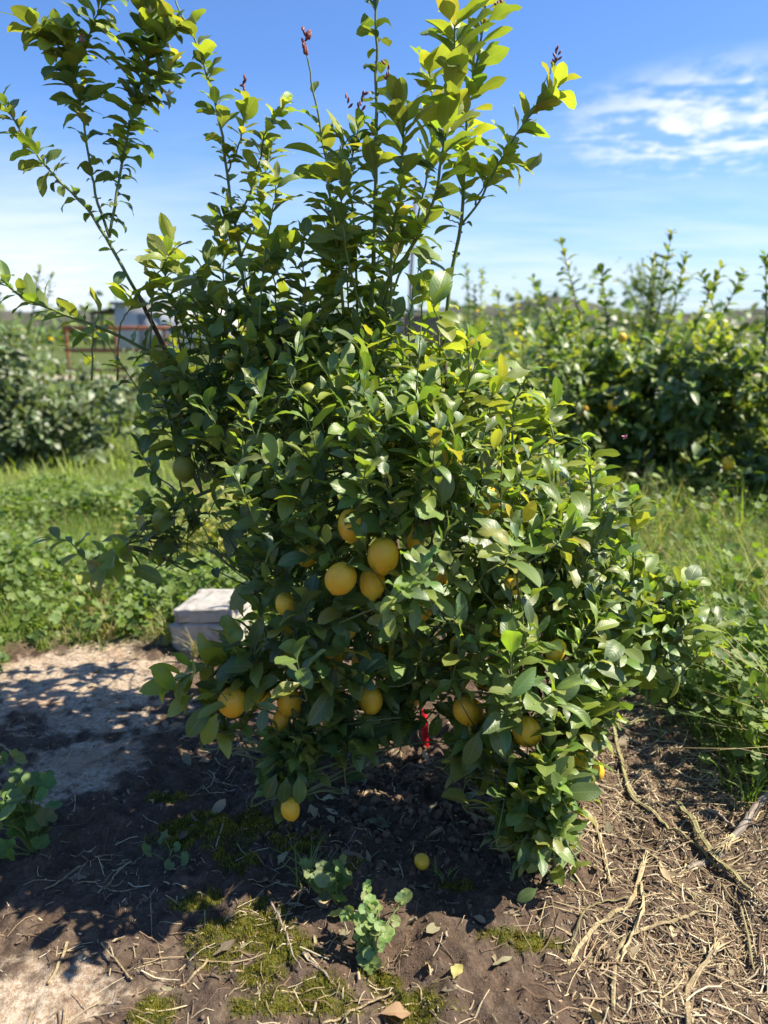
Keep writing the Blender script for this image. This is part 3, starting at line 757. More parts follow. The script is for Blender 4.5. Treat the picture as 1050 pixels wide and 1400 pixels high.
for a, b_, y_, n_, s_ in ((418, 56, 2.27, 12, .022), (333, 112, 2.43, 6, .016), (495, 137, 2.38, 8, .018), (476, 138, 2.13, 5, .014), (760, 76, 2.37, 9, .015), (681, 12, 2.4, 5, .02), (531, 92, 2.18, 6, .015)):
    o = bud_cluster(P(a, b_, y_), M['bud'], n_, s_); o['label'] = 'dark red new shoot tip'
for a, b_, y_, n_, s_ in ((586, 706, 1.76, 9, .016), (690, 848, 1.75, 6, .016), (612, 676, 1.8, 4, .012), (112, 52, 2.4, 8, .012), (855, 600, 2.1, 4, .012), (600, 520, 2.2, 4, .012)):
    o = bud_cluster(P(a, b_, y_), M['pink_bud'], n_, s_); o['label'] = 'pink flower buds'
for a, b_, y_ in ((232, 131, 2.42), (206, 18, 2.45)):
    b = Bag(); p = P(a, b_, y_) - TB
    for k in range(5):
        an = k * 1.2566; d = np.array([math.cos(an), math.sin(an) - .25, .25]); e = np.array([-math.sin(an), math.cos(an), 0])
        b.add(np.array([p, p + .010 * d + .005 * e + [0, 0, .004], p + .017 * d + [0, 0, .010], p + .010 * d - .005 * e + [0, 0, .004]]), np.array([[0, 1, 2, 3]]))
    o = tree_obj('blossom', b.mesh('blossom', M['petal'])); o['label'] = 'small white lemon blossom'

# hand-set leaves: the big sunlit ones and the few yellow ones
def hand(a, b_, y_, ang, L_, tintc, tr=.4, tilt=0.0, curl=.5, asp=.5, toward=.3):
    L_ *= .84; p = P(a, b_, y_); d = np.array([[math.cos(R(ang)), -toward, math.sin(R(ang))]]); n_ = np.array([[0.25, -.55 + tilt, .8]])
    f = lambda v: np.array([v], float)
    LV.add(np.array([p]), d, n_, f(L_), f(L_ * asp), f(.3), f(curl), f(rg.normal(0, .15)), f(.1), f(rg.random()), np.array([list(tintc) + [tr]]))


YEL, LIM, SAGE = (0.60, 0.43, 0.03), (0.20, 0.26, 0.03), (0.10, 0.15, 0.04)
for args in ((716, 715, 1.78, 70, .075, YEL), (700, 712, 1.80, 105, .06, (.45, .38, .04)), (240, 945, 1.80, 115, .115, LIM), (245, 935, 1.80, 178, .12, LIM), (262, 950, 1.79, 215, .10, LIM), (290, 965, 1.78, 225, .125, (.07, .13, .02)),
             (297, 975, 1.77, 245, .11, LIM), (800, 905, 1.80, 215, .12, (.07, .12, .02)), (805, 905, 1.79, -15, .125, SAGE), (775, 965, 1.76, 20, .10, LIM), (175, 770, 2.08, 195, .13, LIM), (172, 768, 2.08, 100, .10, LIM), (180, 775, 2.1, -15, .12, (.13, .18, .03)),
             (455, 820, 1.72, 10, .11, (.06, .11, .022)), (300, 915, 1.76, 20, .11, SAGE), (345, 945, 1.76, 40, .10, SAGE), (660, 990, 1.7, 170, .11, SAGE), (660, 995, 1.69, 20, .11, SAGE), (655, 1000, 1.69, 250, .11, SAGE), (665, 1000, 1.7, -45, .10, (.16, .2, .06)),
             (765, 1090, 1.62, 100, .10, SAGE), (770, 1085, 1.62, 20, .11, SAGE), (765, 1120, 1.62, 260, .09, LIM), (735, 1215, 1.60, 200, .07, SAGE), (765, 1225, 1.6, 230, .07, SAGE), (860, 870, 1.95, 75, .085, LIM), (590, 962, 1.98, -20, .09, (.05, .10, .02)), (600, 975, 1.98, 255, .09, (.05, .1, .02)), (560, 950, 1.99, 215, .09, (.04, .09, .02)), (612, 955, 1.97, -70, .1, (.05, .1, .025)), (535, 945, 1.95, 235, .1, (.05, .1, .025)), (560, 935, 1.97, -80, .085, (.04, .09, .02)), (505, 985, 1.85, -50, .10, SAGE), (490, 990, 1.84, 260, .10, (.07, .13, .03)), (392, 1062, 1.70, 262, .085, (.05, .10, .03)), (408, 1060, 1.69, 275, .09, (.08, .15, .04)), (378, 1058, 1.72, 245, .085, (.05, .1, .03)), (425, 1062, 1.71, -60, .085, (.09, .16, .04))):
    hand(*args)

A = LV.cat()
# keep the fruit in sight: drop leaves that would hang right in front of it, and a few that stray into the open gaps
mid = A[0] + unit(A[1]) * (A[3] * .5)[:, None]
qx_, qy_, _ = proj(mid); keep = np.ones(len(mid), bool)
for k, (a, b_, r_, y_) in enumerate(clear):
    f = (.95 if k < 3 or k in (7, 12, 16, 17) else .45)
    keep &= ~(((qx_ - a) ** 2 + (qy_ - b_) ** 2 < (r_ * f + (8 if f > .9 else 0)) ** 2) & (mid[:, 1] < y_ + .01))
    c = P(a, b_, y_); rad = r_ * proj(c)[2] / FPX
    keep &= ~(np.linalg.norm(mid - c, axis=1) < rad * 1.05)
keep &= ~((qx_ > 515) & (qx_ < 612) & (qy_ > 1008)) & ~((qx_ > 425) & (qx_ < 612) & (qy_ > 1065)) & ~((qx_ > 232) & (qx_ < 335) & (qy_ > 705) & (qy_ < 800) & (rg.random(len(mid)) < .7)) & ~((qx_ > 225) & (qx_ < 300) & (qy_ > 790) & (qy_ < 878) & (rg.random(len(mid)) < .8))
for x0_, x1_, y0_, y1_ in ((126, 200, 412, 484), (543, 606, 416, 452), (549, 574, 330, 430), (566, 594, 955, 1015)):      # sight lines between the sprays to the shed, hut and pole
    keep &= ~((qx_ > x0_) & (qx_ < x1_) & (qy_ > y0_) & (qy_ < y1_) & (rg.random(len(mid)) < .86))
keep &= mid[:, 2] > .03
A = [a[keep] for a in A]
V, uv, Q = leaf_arrays(*A[:10]); N, K = V.shape[:2]
V = V - TB
# which leaves show largest: they become leaves of their own, the rest one mass of foliage
allv = V.reshape(-1, 3); allq = (Q[None] + (np.arange(N) * K)[:, None, None]).reshape(-1, 4)
bvh = BVHTree.FromPolygons([tuple(v) for v in (allv + TB).tolist()], allq.tolist(), all_triangles=False)
cnt = np.zeros(N, int); nq = len(Q); org = Vector((0, 0, CAM_H))
for py_ in range(2, 1400, 6):
    for px_ in range(2, 1050, 6):
        h = bvh.ray_cast(org, Vector(ray(px_, py_).tolist()).normalized(), 6.0)
        if h[2] is not None: cnt[h[2] // nq] += 1
top = np.argsort(-cnt)[:300]; rest = np.setdiff1d(np.arange(N), top)
for k in top:
    o0 = V[k, 0:5].mean(0)
    me = np_mesh('leaf', V[k] - o0, [Q], M['leaf'], uv, np.repeat(A[10][k][None], K, 0))
    tree_obj('leaf', me).location = tuple(o0)
me = np_mesh('foliage', V[rest].reshape(-1, 3), [(Q[None] + (np.arange(len(rest)) * K)[:, None, None]).reshape(-1, 4)], M['leaf'], np.tile(uv, (len(rest), 1)), np.repeat(A[10][rest], K, 0))
tag(tree_obj('foliage', me), kind='stuff')
print('tree leaves', N)

# red plastic strip against the trunk
p = G(582, 1022); q_ = p + np.array([-.004, 0, .20]); w = .0115
b = Bag(); prof = [(-w, .010), (-w, 0), (w, 0), (w, .010), (w - .003, .010), (w - .003, .003), (-w + .003, .003), (-w + .003, .010)]
V = np.array([[x - .014 * t * .0 - .012 * (t / .2), -y + .0, t] for t in (-.03, .04, .09, .145) for x, y in [(u, -v) for u, v in prof]]); n8 = 8
i_ = np.arange(3)[:, None] * n8; k = np.arange(n8)[None]; k2 = (k + 1) % n8
b.add(V, np.stack([i_ + k, i_ + k2, i_ + n8 + k2, i_ + n8 + k], -1).reshape(-1, 4), np.array([[3 * n8 + j for j in range(n8)]]))
o = link('plastic_stake', b.mesh('plastic_stake', M['red_plastic'], False), None, p); tag(o, 'bright red plastic strip standing upright against the lemon tree trunk', 'stake')

# ------------------------------------------------------------------ other citrus trees and shrubs
def orchard_tree(label, px, py_top, Yd, rx, ry, hgt, nleaf, nlem, seed, weights, shoots=(), L=.115, zlow=.05, group='lemon trees further off in the orchard', cat='tree', name='lemon_tree', dens_shell=.5):
    r2 = np.random.default_rng(seed); cx = P(px, 445, Yd)[0]; o = tag(empty(name, (cx, Yd, 0)), label, cat, group)
    lv = Leaves(); nl = max(20, nleaf // 9)
    lob = [(np.array([r2.uniform(-.62, .62) * rx, r2.uniform(-.6, .6) * ry, r2.uniform(.12, .68) * hgt]), r2.uniform(.36, .58)) for _ in range(14)]
    for k in range(6):
        lob[k] = (np.array([(-.75 + .3 * k) * rx, -r2.uniform(.1, .6) * ry, r2.uniform(.10, .2) * hgt]), r2.uniform(.38, .5))
    for _ in range(nl):
        c, s_ = lob[r2.integers(14)]; d = unit(r2.normal(0, 1, 3) + [0, -.2, .25]); tip = c + d * np.array([rx, ry, hgt * .55]) * s_ * r2.uniform(dens_shell, 1.05)
        tip[2] = np.clip(tip[2], zlow, hgt * 1.05)
        pth = np.array([tip - d * .22 - [0, 0, .05], tip - d * .08, tip]); leaves_on_path(r2, lv, pth, .1, 1, .024, L, .2, weights, 80, 30)
    tw = Bag()
    for sx_, sz, lean in shoots:
        p0 = np.array([sx_ * .6, 0, hgt * .6]); p1 = np.array([sx_ + lean, r2.normal(0, .1), sz]); pth = smooth_path([p0, (p0 + p1) / 2 + [.02, 0, 0], p1], 10)
        v_, q_, c_ = tube(pth, np.linspace(.009, .003, 10), 5); tw.add(v_, q_, c_); leaves_on_path(r2, lv, pth, .3, 1, .020, L * .85, .2, weights, 70, 35)
    A2 = lv.cat(); V2, uv2, Q2 = leaf_arrays(*A2[:10], na=4, nc=2); N2, K2 = V2.shape[:2]
    cr = link('crown', np_mesh('crown', V2.reshape(-1, 3), [(Q2[None] + (np.arange(N2) * K2)[:, None, None]).reshape(-1, 4)], M['leaf'], np.tile(uv2, (N2, 1)), np.repeat(A2[10], K2, 0)), o); cr['kind'] = 'stuff'
    v_, q_, c_ = tube(smooth_path([[0, 0, -.05], [.02, 0, .15], [-.02, .02, hgt * .5]], 8), np.linspace(.05, .03, 8), 8); b = Bag(); b.add(v_, q_, c_); link('trunk', b.mesh('trunk', M['bark']), o)
    for k in range(14):
        c, s_ = lob[k]; v_, q_, c_ = tube(smooth_path([[0, 0, .2], c * .5 + [0, 0, .12], c + [0, 0, .2 * s_]], 8), np.linspace(.022, .008, 8), 6); tw.add(v_, q_, c_)
    t_ = link('branches', tw.mesh('branches', M['green_stem']), o); t_['kind'] = 'stuff'
    for k in range(nlem):
        c, s_ = lob[r2.integers(14)]; d = unit(r2.normal(0, 1, 3) + [0, -1.3, -.3]); p = c + d * np.array([rx, ry, hgt * .5]) * s_ * r2.uniform(.85, 1.05); p[2] = max(p[2], .1)
        l_ = link('lemon', LM[k % 5], o, p); rad = r2.uniform(.032, .042); l_.scale = (rad,) * 3; l_.rotation_euler = (r2.normal(0, .3), r2.normal(0, .3), 0)
    return o


orchard_tree('big lemon tree with one tall shoot behind the long grass, yellow fruit low down', 870, 400, 6.5, 1.15, 1.0, 1.66, 5600, 16, 21, RDARK, [(.15, 2.12, .05), (.0, 1.95, .1), (.28, 1.95, .05), (-.62, 2.05, -.05), (-.35, 1.85, 0), (-.9, 1.75, 0), (.5, 1.85, .1), (.75, 1.8, 0)])
orchard_tree('lemon tree cut by the photo edge beside the long grass, topmost leaves highest', 1085, 400, 5.6, 1.05, 1.0, 1.64, 4800, 7, 22, RDARK, [(.1, 1.95, 0), (-.3, 1.85, 0), (-.6, 1.75, -.05), (-.1, 1.85, 0)])
orchard_tree('dark lemon tree just behind the main tree, left of the tallest far shoot', 715, 440, 8.2, 1.1, 1.0, 1.40, 3600, 16, 23, BODY, [(-.3, 1.75, 0), (.1, 1.7, .05)])
orchard_tree('pale bright green lemon tree in the second row by the wispy tree', 960, 425, 10.5, 1.9, 1.2, 1.68, 3000, 6, 24, YG)
orchard_tree('round grey green citrus tree on the far side of the left meadow', 5, 440, 8.4, 1.35, 1.1, 2.05, 7000, 0, 25, GREY, [(-.1, 2.1, 0.05), (.35, 1.95, .1), (.55, 1.9, 0)])
orchard_tree('low citrus tree half hidden behind the lemon tree, seen through its left side', 250, 470, 11.5, 1.2, 1.0, 1.25, 1300, 0, 26, MIXED)
orchard_tree('dark lemon tree directly behind the main tree, nearest of the far ones', 745, 470, 5.7, .62, .6, 1.22, 3000, 14, 33, BODY, [(-.2, 1.45, 0), (.25, 1.4, 0)], L=.095)
orchard_tree('low olive green citrus tree between the rail fence and the grey green tree', 165, 470, 13, 1.3, 1.0, 1.2, 2200, 0, 31, GREY)
orchard_tree('small citrus tree behind the tall shoots with upright twigs', 450, 420, 12, .8, .8, 1.5, 900, 0, 27, YG, [(-.1, 2.25, 0), (.2, 2.1, 0), (.05, 2.3, .1)])
orchard_tree('slim upright young citrus tree with two tall shoots near the hut', 645, 430, 11, .42, .42, 1.6, 700, 0, 28, MIXED, [(-.07, 2.2, -.03), (.1, 2.15, .02), (0.02, 1.9, 0)])
orchard_tree('yellowing young citrus tree against the distant hills', 705, 440, 13, .5, .5, 1.5, 500, 0, 29, [0, 0, 1, 4, 7, 2], [(0, 1.9, 0)])

# wispy far tree: many thin twigs with narrow leaves
r2 = np.random.default_rng(51); cx = P(888, 445, 15)[0]
wt_ = tag(empty('wispy_tree', (cx, 15, 0)), 'thin feathery tree rising above the lemon trees against the sky', 'tree')
lv = Leaves(); tw = Bag()
v_, q_, c_ = tube(smooth_path([[0, 0, -.1], [.05, 0, 1], [0, 0, 2.2]], 8), np.linspace(.07, .03, 8), 8); b = Bag(); b.add(v_, q_, c_); link('trunk', b.mesh('trunk', M['bark']), wt_)
for k in range(60):
    z0 = r2.uniform(.9, 2.0); p1 = np.array([r2.normal(0, .36), r2.normal(0, .3), z0 + r2.uniform(.3, .85)]); p1[2] = min(p1[2], 2.85 - .7 * abs(p1[0]))
    pth = smooth_path([[0.02, 0, z0], np.array([p1[0] * .6, p1[1] * .6, (z0 + p1[2]) / 2 - .03]), p1], 8); v_, q_, c_ = tube(pth, np.linspace(.008, .002, 8), 4); tw.add(v_, q_, c_)
    leaves_on_path(r2, lv, pth, .3, 1, .011, .085, .25, [3, 5, 5, 2, 0, 0], 60, 30, aspect=.24)
link('branches', tw.mesh('branches', M['green_stem']), wt_)['kind'] = 'stuff'
A2 = lv.cat(); V2, uv2, Q2 = leaf_arrays(*A2[:10], na=3, nc=2); N2, K2 = V2.shape[:2]
link('crown', np_mesh('crown', V2.reshape(-1, 3), [(Q2[None] + (np.arange(N2) * K2)[:, None, None]).reshape(-1, 4)], M['leaf'], np.tile(uv2, (N2, 1)), np.repeat(A2[10], K2, 0)), wt_)['kind'] = 'stuff'

# far hedgerow that closes the field in front of the hills
r2 = np.random.default_rng(61); lv = Leaves(); n_ = 5200
x = r2.uniform(-60, 60, n_); y = 62 + r2.normal(0, 2, n_); z = np.abs(r2.normal(0, .5, n_)) * (1.0 + 2.2 * vnoise(x * .22, x * 0, 71) + 1.6 * np.exp(-((x - 12) / 7) ** 2)) + .1
lv.add(np.stack([x, y, z], -1), r2.normal(0, 1, (n_, 3)), r2.normal(0, .5, (n_, 3)) + [0, -.5, .8], r2.uniform(.45, .9, n_), r2.uniform(.35, .6, n_), np.full(n_, .2), np.full(n_, .5), np.zeros(n_), np.full(n_, .2), r2.random(n_), tints(r2, n_, [3, 5, 5, 3, .5, .1]))
A2 = lv.cat(); V2, uv2, Q2 = leaf_arrays(*A2[:10], na=3, nc=2); N2, K2 = V2.shape[:2]
tag(link('hedgerow', np_mesh('hedgerow', V2.reshape(-1, 3), [(Q2[None] + (np.arange(N2) * K2)[:, None, None]).reshape(-1, 4)], M['leaf'], np.tile(uv2, (N2, 1)), np.repeat(A2[10], K2, 0))), 'far line of scrub closing the field before the hills', 'hedge', kind='stuff')

# ------------------------------------------------------------------ grass, ground cover
def blades(name, x, y, h, w, lean, cols, rgx, seg=3):
    n_ = len(x); z = gh(x, y); th = rgx.uniform(0, 6.28, n_); ld = np.stack([np.cos(th), np.sin(th), 0 * th], -1); sd = np.stack([-np.sin(th), np.cos(th), 0 * th], -1)
    base = np.stack([x, y, z - .01], -1); out = []
    for k in range(seg + 1):
        t = k / seg; c = base + ld * (lean * h * t ** 2)[:, None] + np.array([0, 0, 1.0]) * (h * (t - .28 * lean * t ** 2))[:, None]
        ww = (w * (1 - t ** 1.6) * .5)[:, None]
        if k < seg: out += [c - sd * ww, c + sd * ww]
        else: out += [c]
    V = np.stack(out, 1); K = V.shape[1]; q = [[2 * k, 2 * k + 1, 2 * k + 3, 2 * k + 2] for k in range(seg - 1)]; t3 = [[2 * seg - 2, 2 * seg - 1, 2 * seg]]
    off = (np.arange(n_) * K)[:, None, None]
    return np_mesh(name, V.reshape(-1, 3), [(np.array(q)[None] + off).reshape(-1, 4), (np.array(t3)[None] + off).reshape(-1, 3)], M['grass'], None, np.repeat(cols, K, 0))


def gcol(rgx, n_, a, b_, tr=.42):
    f = rgx.random((n_, 1)); c = np.array(a) * (1 - f) + np.array(b_) * f; c = c * (.75 + .5 * rgx.random((n_, 1))); return np.concatenate([c, np.full((n_, 1), tr)], 1)


r2 = np.random.default_rng(81)
def scatter(n_, x0, x1, y0, y1, fn):
    x, y = r2.uniform(x0, x1, n_), r2.uniform(y0, y1, n_); k = r2.random(n_) < fn(x, y); return x[k], y[k]


inview = lambda x, y: (np.abs(x) < .62 * y + .5)
def clumps(nc, x0, x1, y0, y1, fn, per, hlo, hhi, spread, w0, w1):
    cx, cy = scatter(nc, x0, x1, y0, y1, fn); k = np.repeat(np.arange(len(cx)), per); n_ = len(k)
    ch = hlo + (hhi - hlo) * r2.random(len(cx)) ** 1.8; cs = spread * r2.uniform(.5, 1.3, len(cx)); hue = r2.random(len(cx)); shade = r2.uniform(.6, 1.25, len(cx)); dry = r2.random(len(cx)) < .11
    x = cx[k] + r2.normal(0, 1, n_) * cs[k]; y = cy[k] + r2.normal(0, 1, n_) * cs[k]; h_ = ch[k] * r2.uniform(.45, 1.1, n_)
    c = np.array([.085, .165, .026]) * (1 - hue[k])[:, None] + np.array([.20, .26, .045]) * hue[k][:, None]; c = c * (shade[k] * r2.uniform(.75, 1.25, n_))[:, None]
    db = (r2.random(n_) < .06) | dry[k]; c[db] = np.array([.36, .30, .14]) * r2.uniform(.6, 1.1, (db.sum(), 1))
    return blades('grass', x, y, h_, r2.uniform(w0, w1, n_), r2.uniform(.25, 1.5, n_), np.concatenate([c, np.full((n_, 1), .42)], 1), r2, 4)


tag(link('grass', clumps(2600, -4.2, .6, 2.7, 6.6, lambda x, y: green_zone(x, y) * inview(x, y), 42, .06, .30, .05, .003, .008)), 'sunlit green grass tufts of the meadow left of the tree', 'grass', kind='stuff')
tag(link('grass', clumps(3000, .5, 4.3, 2.05, 6.8, lambda x, y: green_zone(x, y) * inview(x, y) * (1 - .6 * sstep(2.9, 2.4, y)), 40, .18, .62, .055, .004, .012)), 'long bright grass growing between the tree and the right orchard row', 'grass', kind='stuff')
x, y = scatter(110000, -16, 16, 6.4, 26, lambda x, y: inview(x, y) * (.4 + .6 * vnoise(x, y, 93)) * np.clip(9 / y, 0, 1)); n_ = len(x)
tag(link('grass', blades('grass', x, y, r2.uniform(.10, .28, n_), r2.uniform(.008, .02, n_), r2.uniform(.2, 1, n_), gcol(r2, n_, (.13, .20, .03), (.26, .31, .06)), r2, 2)), 'far grass of the field between the orchard trees', 'grass', kind='stuff')


def round_leaf(seg=18, rings=2, lobes=6, notch=True, crinkle=.10):
    V = [[0, 0, 0]]
    for i_ in range(1, rings + 1):
        f = i_ / rings
        for k in range(seg):
            a = 2 * math.pi * k / seg; r_ = f * (.86 + .14 * abs(math.cos(lobes * .5 * a)) * f)
            if notch: r_ *= 1 - .55 * f * math.exp(-((a - math.pi if a < 2 * math.pi else a) / .28) ** 2)
            V.append([r_ * math.cos(a), r_ * math.sin(a), .16 * f * f + crinkle * f * math.cos(lobes * a)])
    T = [[0, 1 + k, 1 + (k + 1) % seg] for k in range(seg)]
    Q = [[1 + (i_ - 1) * seg + k, 1 + i_ * seg + k, 1 + i_ * seg + (k + 1) % seg, 1 + (i_ - 1) * seg + (k + 1) % seg] for i_ in range(1, rings) for k in range(seg)]
    V = np.array(V); V[:, 0] += .45 if notch else 0
    return V, np.array(T), np.array(Q) if Q else np.zeros((0, 4), int)


RLV, RLT, RLQ = round_leaf(14, 1, 5, True, .12)
def cover(name, x, y, z, s_, cols, rgx, up=.75):
    n_ = len(x); nn = unit(rgx.normal(0, .45, (n_, 3)) + np.array([.15, -.15, up])); th = rgx.uniform(0, 6.28, n_)
    d = np.stack([np.cos(th), np.sin(th), 0 * th], -1); d = unit(d - (d * nn).sum(-1, keepdims=True) * nn); e = np.cross(nn, d)
    V = np.stack([x, y, z], -1)[:, None] + s_[:, None, None] * (RLV[None, :, 0:1] * d[:, None] + RLV[None, :, 1:2] * e[:, None] + RLV[None, :, 2:3] * nn[:, None]); K = len(RLV)
    return np_mesh(name, V.reshape(-1, 3), [(RLT[None] + (np.arange(n_) * K)[:, None, None]).reshape(-1, 3)], M['weed'], None, np.repeat(cols, K, 0))


x1, y1 = scatter(34000, -4.2, -.3, 2.8, 6.0, lambda x, y: green_zone(x, y) * inview(x, y) * sstep(.40, .7, vnoise(x * 2, y * 2, 95) + .35 * sstep(4.4, 3.5, y)))
x2, y2 = scatter(34000, .9, 4.0, 2.0, 5.6, lambda x, y: green_zone(x, y) * inview(x, y) * (.45 + .55 * sstep(3.3, 2.8, y)) * sstep(.42, .68, vnoise(x * 2.4, y * 2.4, 96) + .3 * sstep(3.2, 2.4, y)))
x, y = np.concatenate([x1, x2]), np.concatenate([y1, y2]); n_ = len(x)
tag(link('ground_cover', cover('ground_cover', x, y, gh(x, y) + r2.uniform(.01, .2, n_) * np.clip(.5 + vnoise(x * 3, y * 3, 97), .4, 1.3) * np.where(x > 0, 1.7, 1.0), r2.uniform(.009, .028, n_), gcol(r2, n_, (.07, .13, .02), (.16, .22, .04), .35), r2)), 'leafy green weeds mixed into the meadow grass', 'weeds', kind='stuff')

# yellow-green flowering scrub seen under the left branches
r2 = np.random.default_rng(83); c0_ = G(300, 790); n_ = 2600
p = r2.normal(0, 1, (n_, 3)) * [.30, .22, .15]; x = c0_[0] + p[:, 0] + .05; y = c0_[1] + .45 + p[:, 1]; z = np.abs(p[:, 2]) * 1.2 + .03
sc_ = tag(empty('scrub', (c0_[0], c0_[1] + .45, 0)), 'yellow green scrub behind the white concrete block', 'shrub')
me = cover('leaves', x - c0_[0], y - c0_[1] - .45, z, r2.uniform(.007, .016, n_), gcol(r2, n_, (.14, .17, .025), (.34, .30, .05), .35), r2); link('leaves', me, sc_)['kind'] = 'stuff'
b = Bag()
for k in range(60):
    e = p[k * 7] * [1, 1, 1]; v_, q_, c_ = tube(smooth_path([[e[0] * .3, e[1] * .3, -.02], [e[0] * .7, e[1] * .7, abs(e[2]) * .7], [e[0], e[1], abs(e[2]) * 1.2 + .05]], 6), np.linspace(.003, .001, 6), 4); b.add(v_, q_, c_)
link('stems', b.mesh('stems', M['green_stalk']), sc_)['kind'] = 'stuff'


# ------------------------------------------------------------------ white block
def rough_box(name, mat, parent, sx_, sy_, sz_, off, seed, amp=.004, n_=9):
    r3 = np.random.default_rng(seed); b = Bag(); u = np.linspace(-1, 1, n_)
    def warp(p):
        q = np.sign(p) * (np.abs(p) ** 1.0); s_ = np.array([sx_, sy_, sz_]) / 2
        o_ = q * s_; ed = (np.abs(q) > .99).sum(-1, keepdims=True); o_ = o_ - np.where(ed >= 2, .005, 0) * np.sign(q)
        nz = np.stack([vnoise(o_[:, (i_ + 1) % 3] * 28 + seed, o_[:, (i_ + 2) % 3] * 28, seed + i_) - .5 for i_ in range(3)], -1)
        return o_ + amp * nz * 2 + off
    a, c = np.meshgrid(u, u); a, c = a.ravel(), c.ravel(); i_ = (np.arange(n_ - 1)[:, None] * n_ + np.arange(n_ - 1)[None]).ravel(); Q = np.stack([i_, i_ + 1, i_ + n_ + 1, i_ + n_], -1)
    for ax in range(3):
        for s_ in (-1, 1):
            p = np.zeros((len(a), 3)); p[:, ax] = s_; p[:, (ax + 1) % 3] = a; p[:, (ax + 2) % 3] = c; b.add(warp(p), Q if s_ > 0 else Q[:, ::-1])
    return link(name, b.mesh(name, mat, False), parent)


bp = G(285, 893); blk = tag(empty('concrete_block', (bp[0] + .015, bp[1] + .12, bp[2] - .03)), 'whitewashed concrete block standing on the soil at the meadow edge', 'block'); blk.rotation_euler = (0, 0, R(-14))
rough_box('body', M['white_concrete'], blk, .30, .24, .205, np.array([0, 0, .07]), 3, .007, 26)
rough_box('cap', M['white_concrete'], blk, .28, .25, .062, np.array([.022, .012, .209]), 8, .005, 26)
blk.rotation_euler = (R(4), R(-7), R(-18))

# ------------------------------------------------------------------ weeds near the camera
BLADE = round_leaf(20, 3, 6, True, .07)


def weed(name, label, cat, root, stems, leafspec, tint, seed, group=None):
    """stems: list of (x,y,z) offsets; each carries leaves (one part each)"""
    r3 = np.random.default_rng(seed); o = tag(empty(name, root), label, cat, group)
    for tip, nl, s0_, s1_ in stems:
        tip = np.array(tip, float); pth = smooth_path([[0, 0, -.01], tip * [.35, .35, .6] + r3.normal(0, .006, 3), tip], 10)
        v_, q_, c_ = tube(pth, np.linspace(.0022, .0012, 10), 5); b = Bag(); b.add(v_, q_, c_); link('stem', b.mesh('stem', M['young_stem']), o)
        for k in range(nl):
            f = 1.0 if k == 0 else r3.uniform(.35, 1); bp_ = pth[min(9, int(f * 9.99))]; s_ = r3.uniform(s0_, s1_)
            nn = unit(np.array([.1, -.35, .8]) + r3.normal(0, .38, 3)); th = r3.uniform(0, 6.28) if nl > 1 else math.atan2(tip[1], tip[0]) + r3.normal(0, .5)
            d = np.array([math.cos(th), math.sin(th), .1]); d = unit(d - (d @ nn) * nn); e = np.cross(nn, d); off = 0 if k == 0 else s_ * .7
            V = BLADE[0] * s_; V = V + r3.normal(0, .02 * s_, V.shape)
            W_ = bp_ + d * off + V[:, 0:1] * d + V[:, 1:2] * e + V[:, 2:3] * nn; c = np.array(tint) * r3.uniform(.75, 1.25) * (1 + .1 * r3.normal(0, 1, 3))
            link('leaf', np_mesh('leaf', W_ - bp_, [BLADE[1], BLADE[2]], M['weed'], None, np.repeat(np.append(np.clip(c, .01, 1), .3)[None], len(W_), 0)), o, bp_)
            if off:
                v_, q_, c_ = tube([bp_, bp_ + d * off * .6, bp_ + d * off * 1.05], .0009, 4); b = Bag(); b.add(v_, q_, c_); link('stem', b.mesh('stem', M['young_stem']), o)
    return o


r2 = np.random.default_rng(85)
root = G(45, 1165)
weed('mallow_plant', 'leafy dark green mallow growing at the left edge of the photo', 'weed', root, [((r2.normal(-.01, .06), r2.normal(.02, .05), r2.uniform(.03, .22)), 2, .017, .031) for _ in range(30)], None, (.10, .165, .035), 1)
root = G(228, 1178)
weed('mallow_plant', 'small mallow seedling with five round leaves in the tree shade', 'weed', root, [((-.045, 0.0, .03), 1, .022, .024), ((-.012, .035, .045), 1, .022, .024), ((.02, .02, .03), 1, .012, .014), ((.02, -.03, .02), 1, .015, .017), ((.052, -.025, .028), 1, .019, .021)], None, (.09, .16, .05), 2)
root = G(505, 1318)
weed('leafy_weed', 'bright green crinkled weed standing in a patch of sun', 'weed', root, [((r2.normal(0.0, .022), r2.normal(.045, .04), r2.uniform(.02, .13)), 6, .007, .017) for _ in range(15)] + [((.075, .09, .085), 1, .022, .024), ((.015, -.035, .02), 2, .018, .022)], None, (.17, .24, .07), 3)
root = G(462, 1236)
weed('leafy_weed', 'darker broad-leaved weed beside the grass tuft behind the crinkled weed', 'weed', root, [((r2.normal(-.03, .03), r2.normal(.0, .02), r2.uniform(.03, .11)), 3, .012, .024) for _ in range(10)], None, (.11, .17, .05), 4)
for k, (a, b_, lab) in enumerate(((1010, 1010, 'bright mallow clump nearest the grey woody stick at the grass edge'), (1035, 940, 'bright mallow clump against the right photo edge below the tall grass'), (965, 905, 'mallow clump beside the outermost lemon branch at the grass edge'))):
    root = G(a, b_)
    weed('mallow_plant', lab, 'weed', root, [((r2.normal(0, .09), r2.normal(0, .07), r2.uniform(.05, .30)), 3, .014, .026) for _ in range(26)], None, (.10, .17, .03), 10 + k, 'bright mallow clumps along the grass edge')


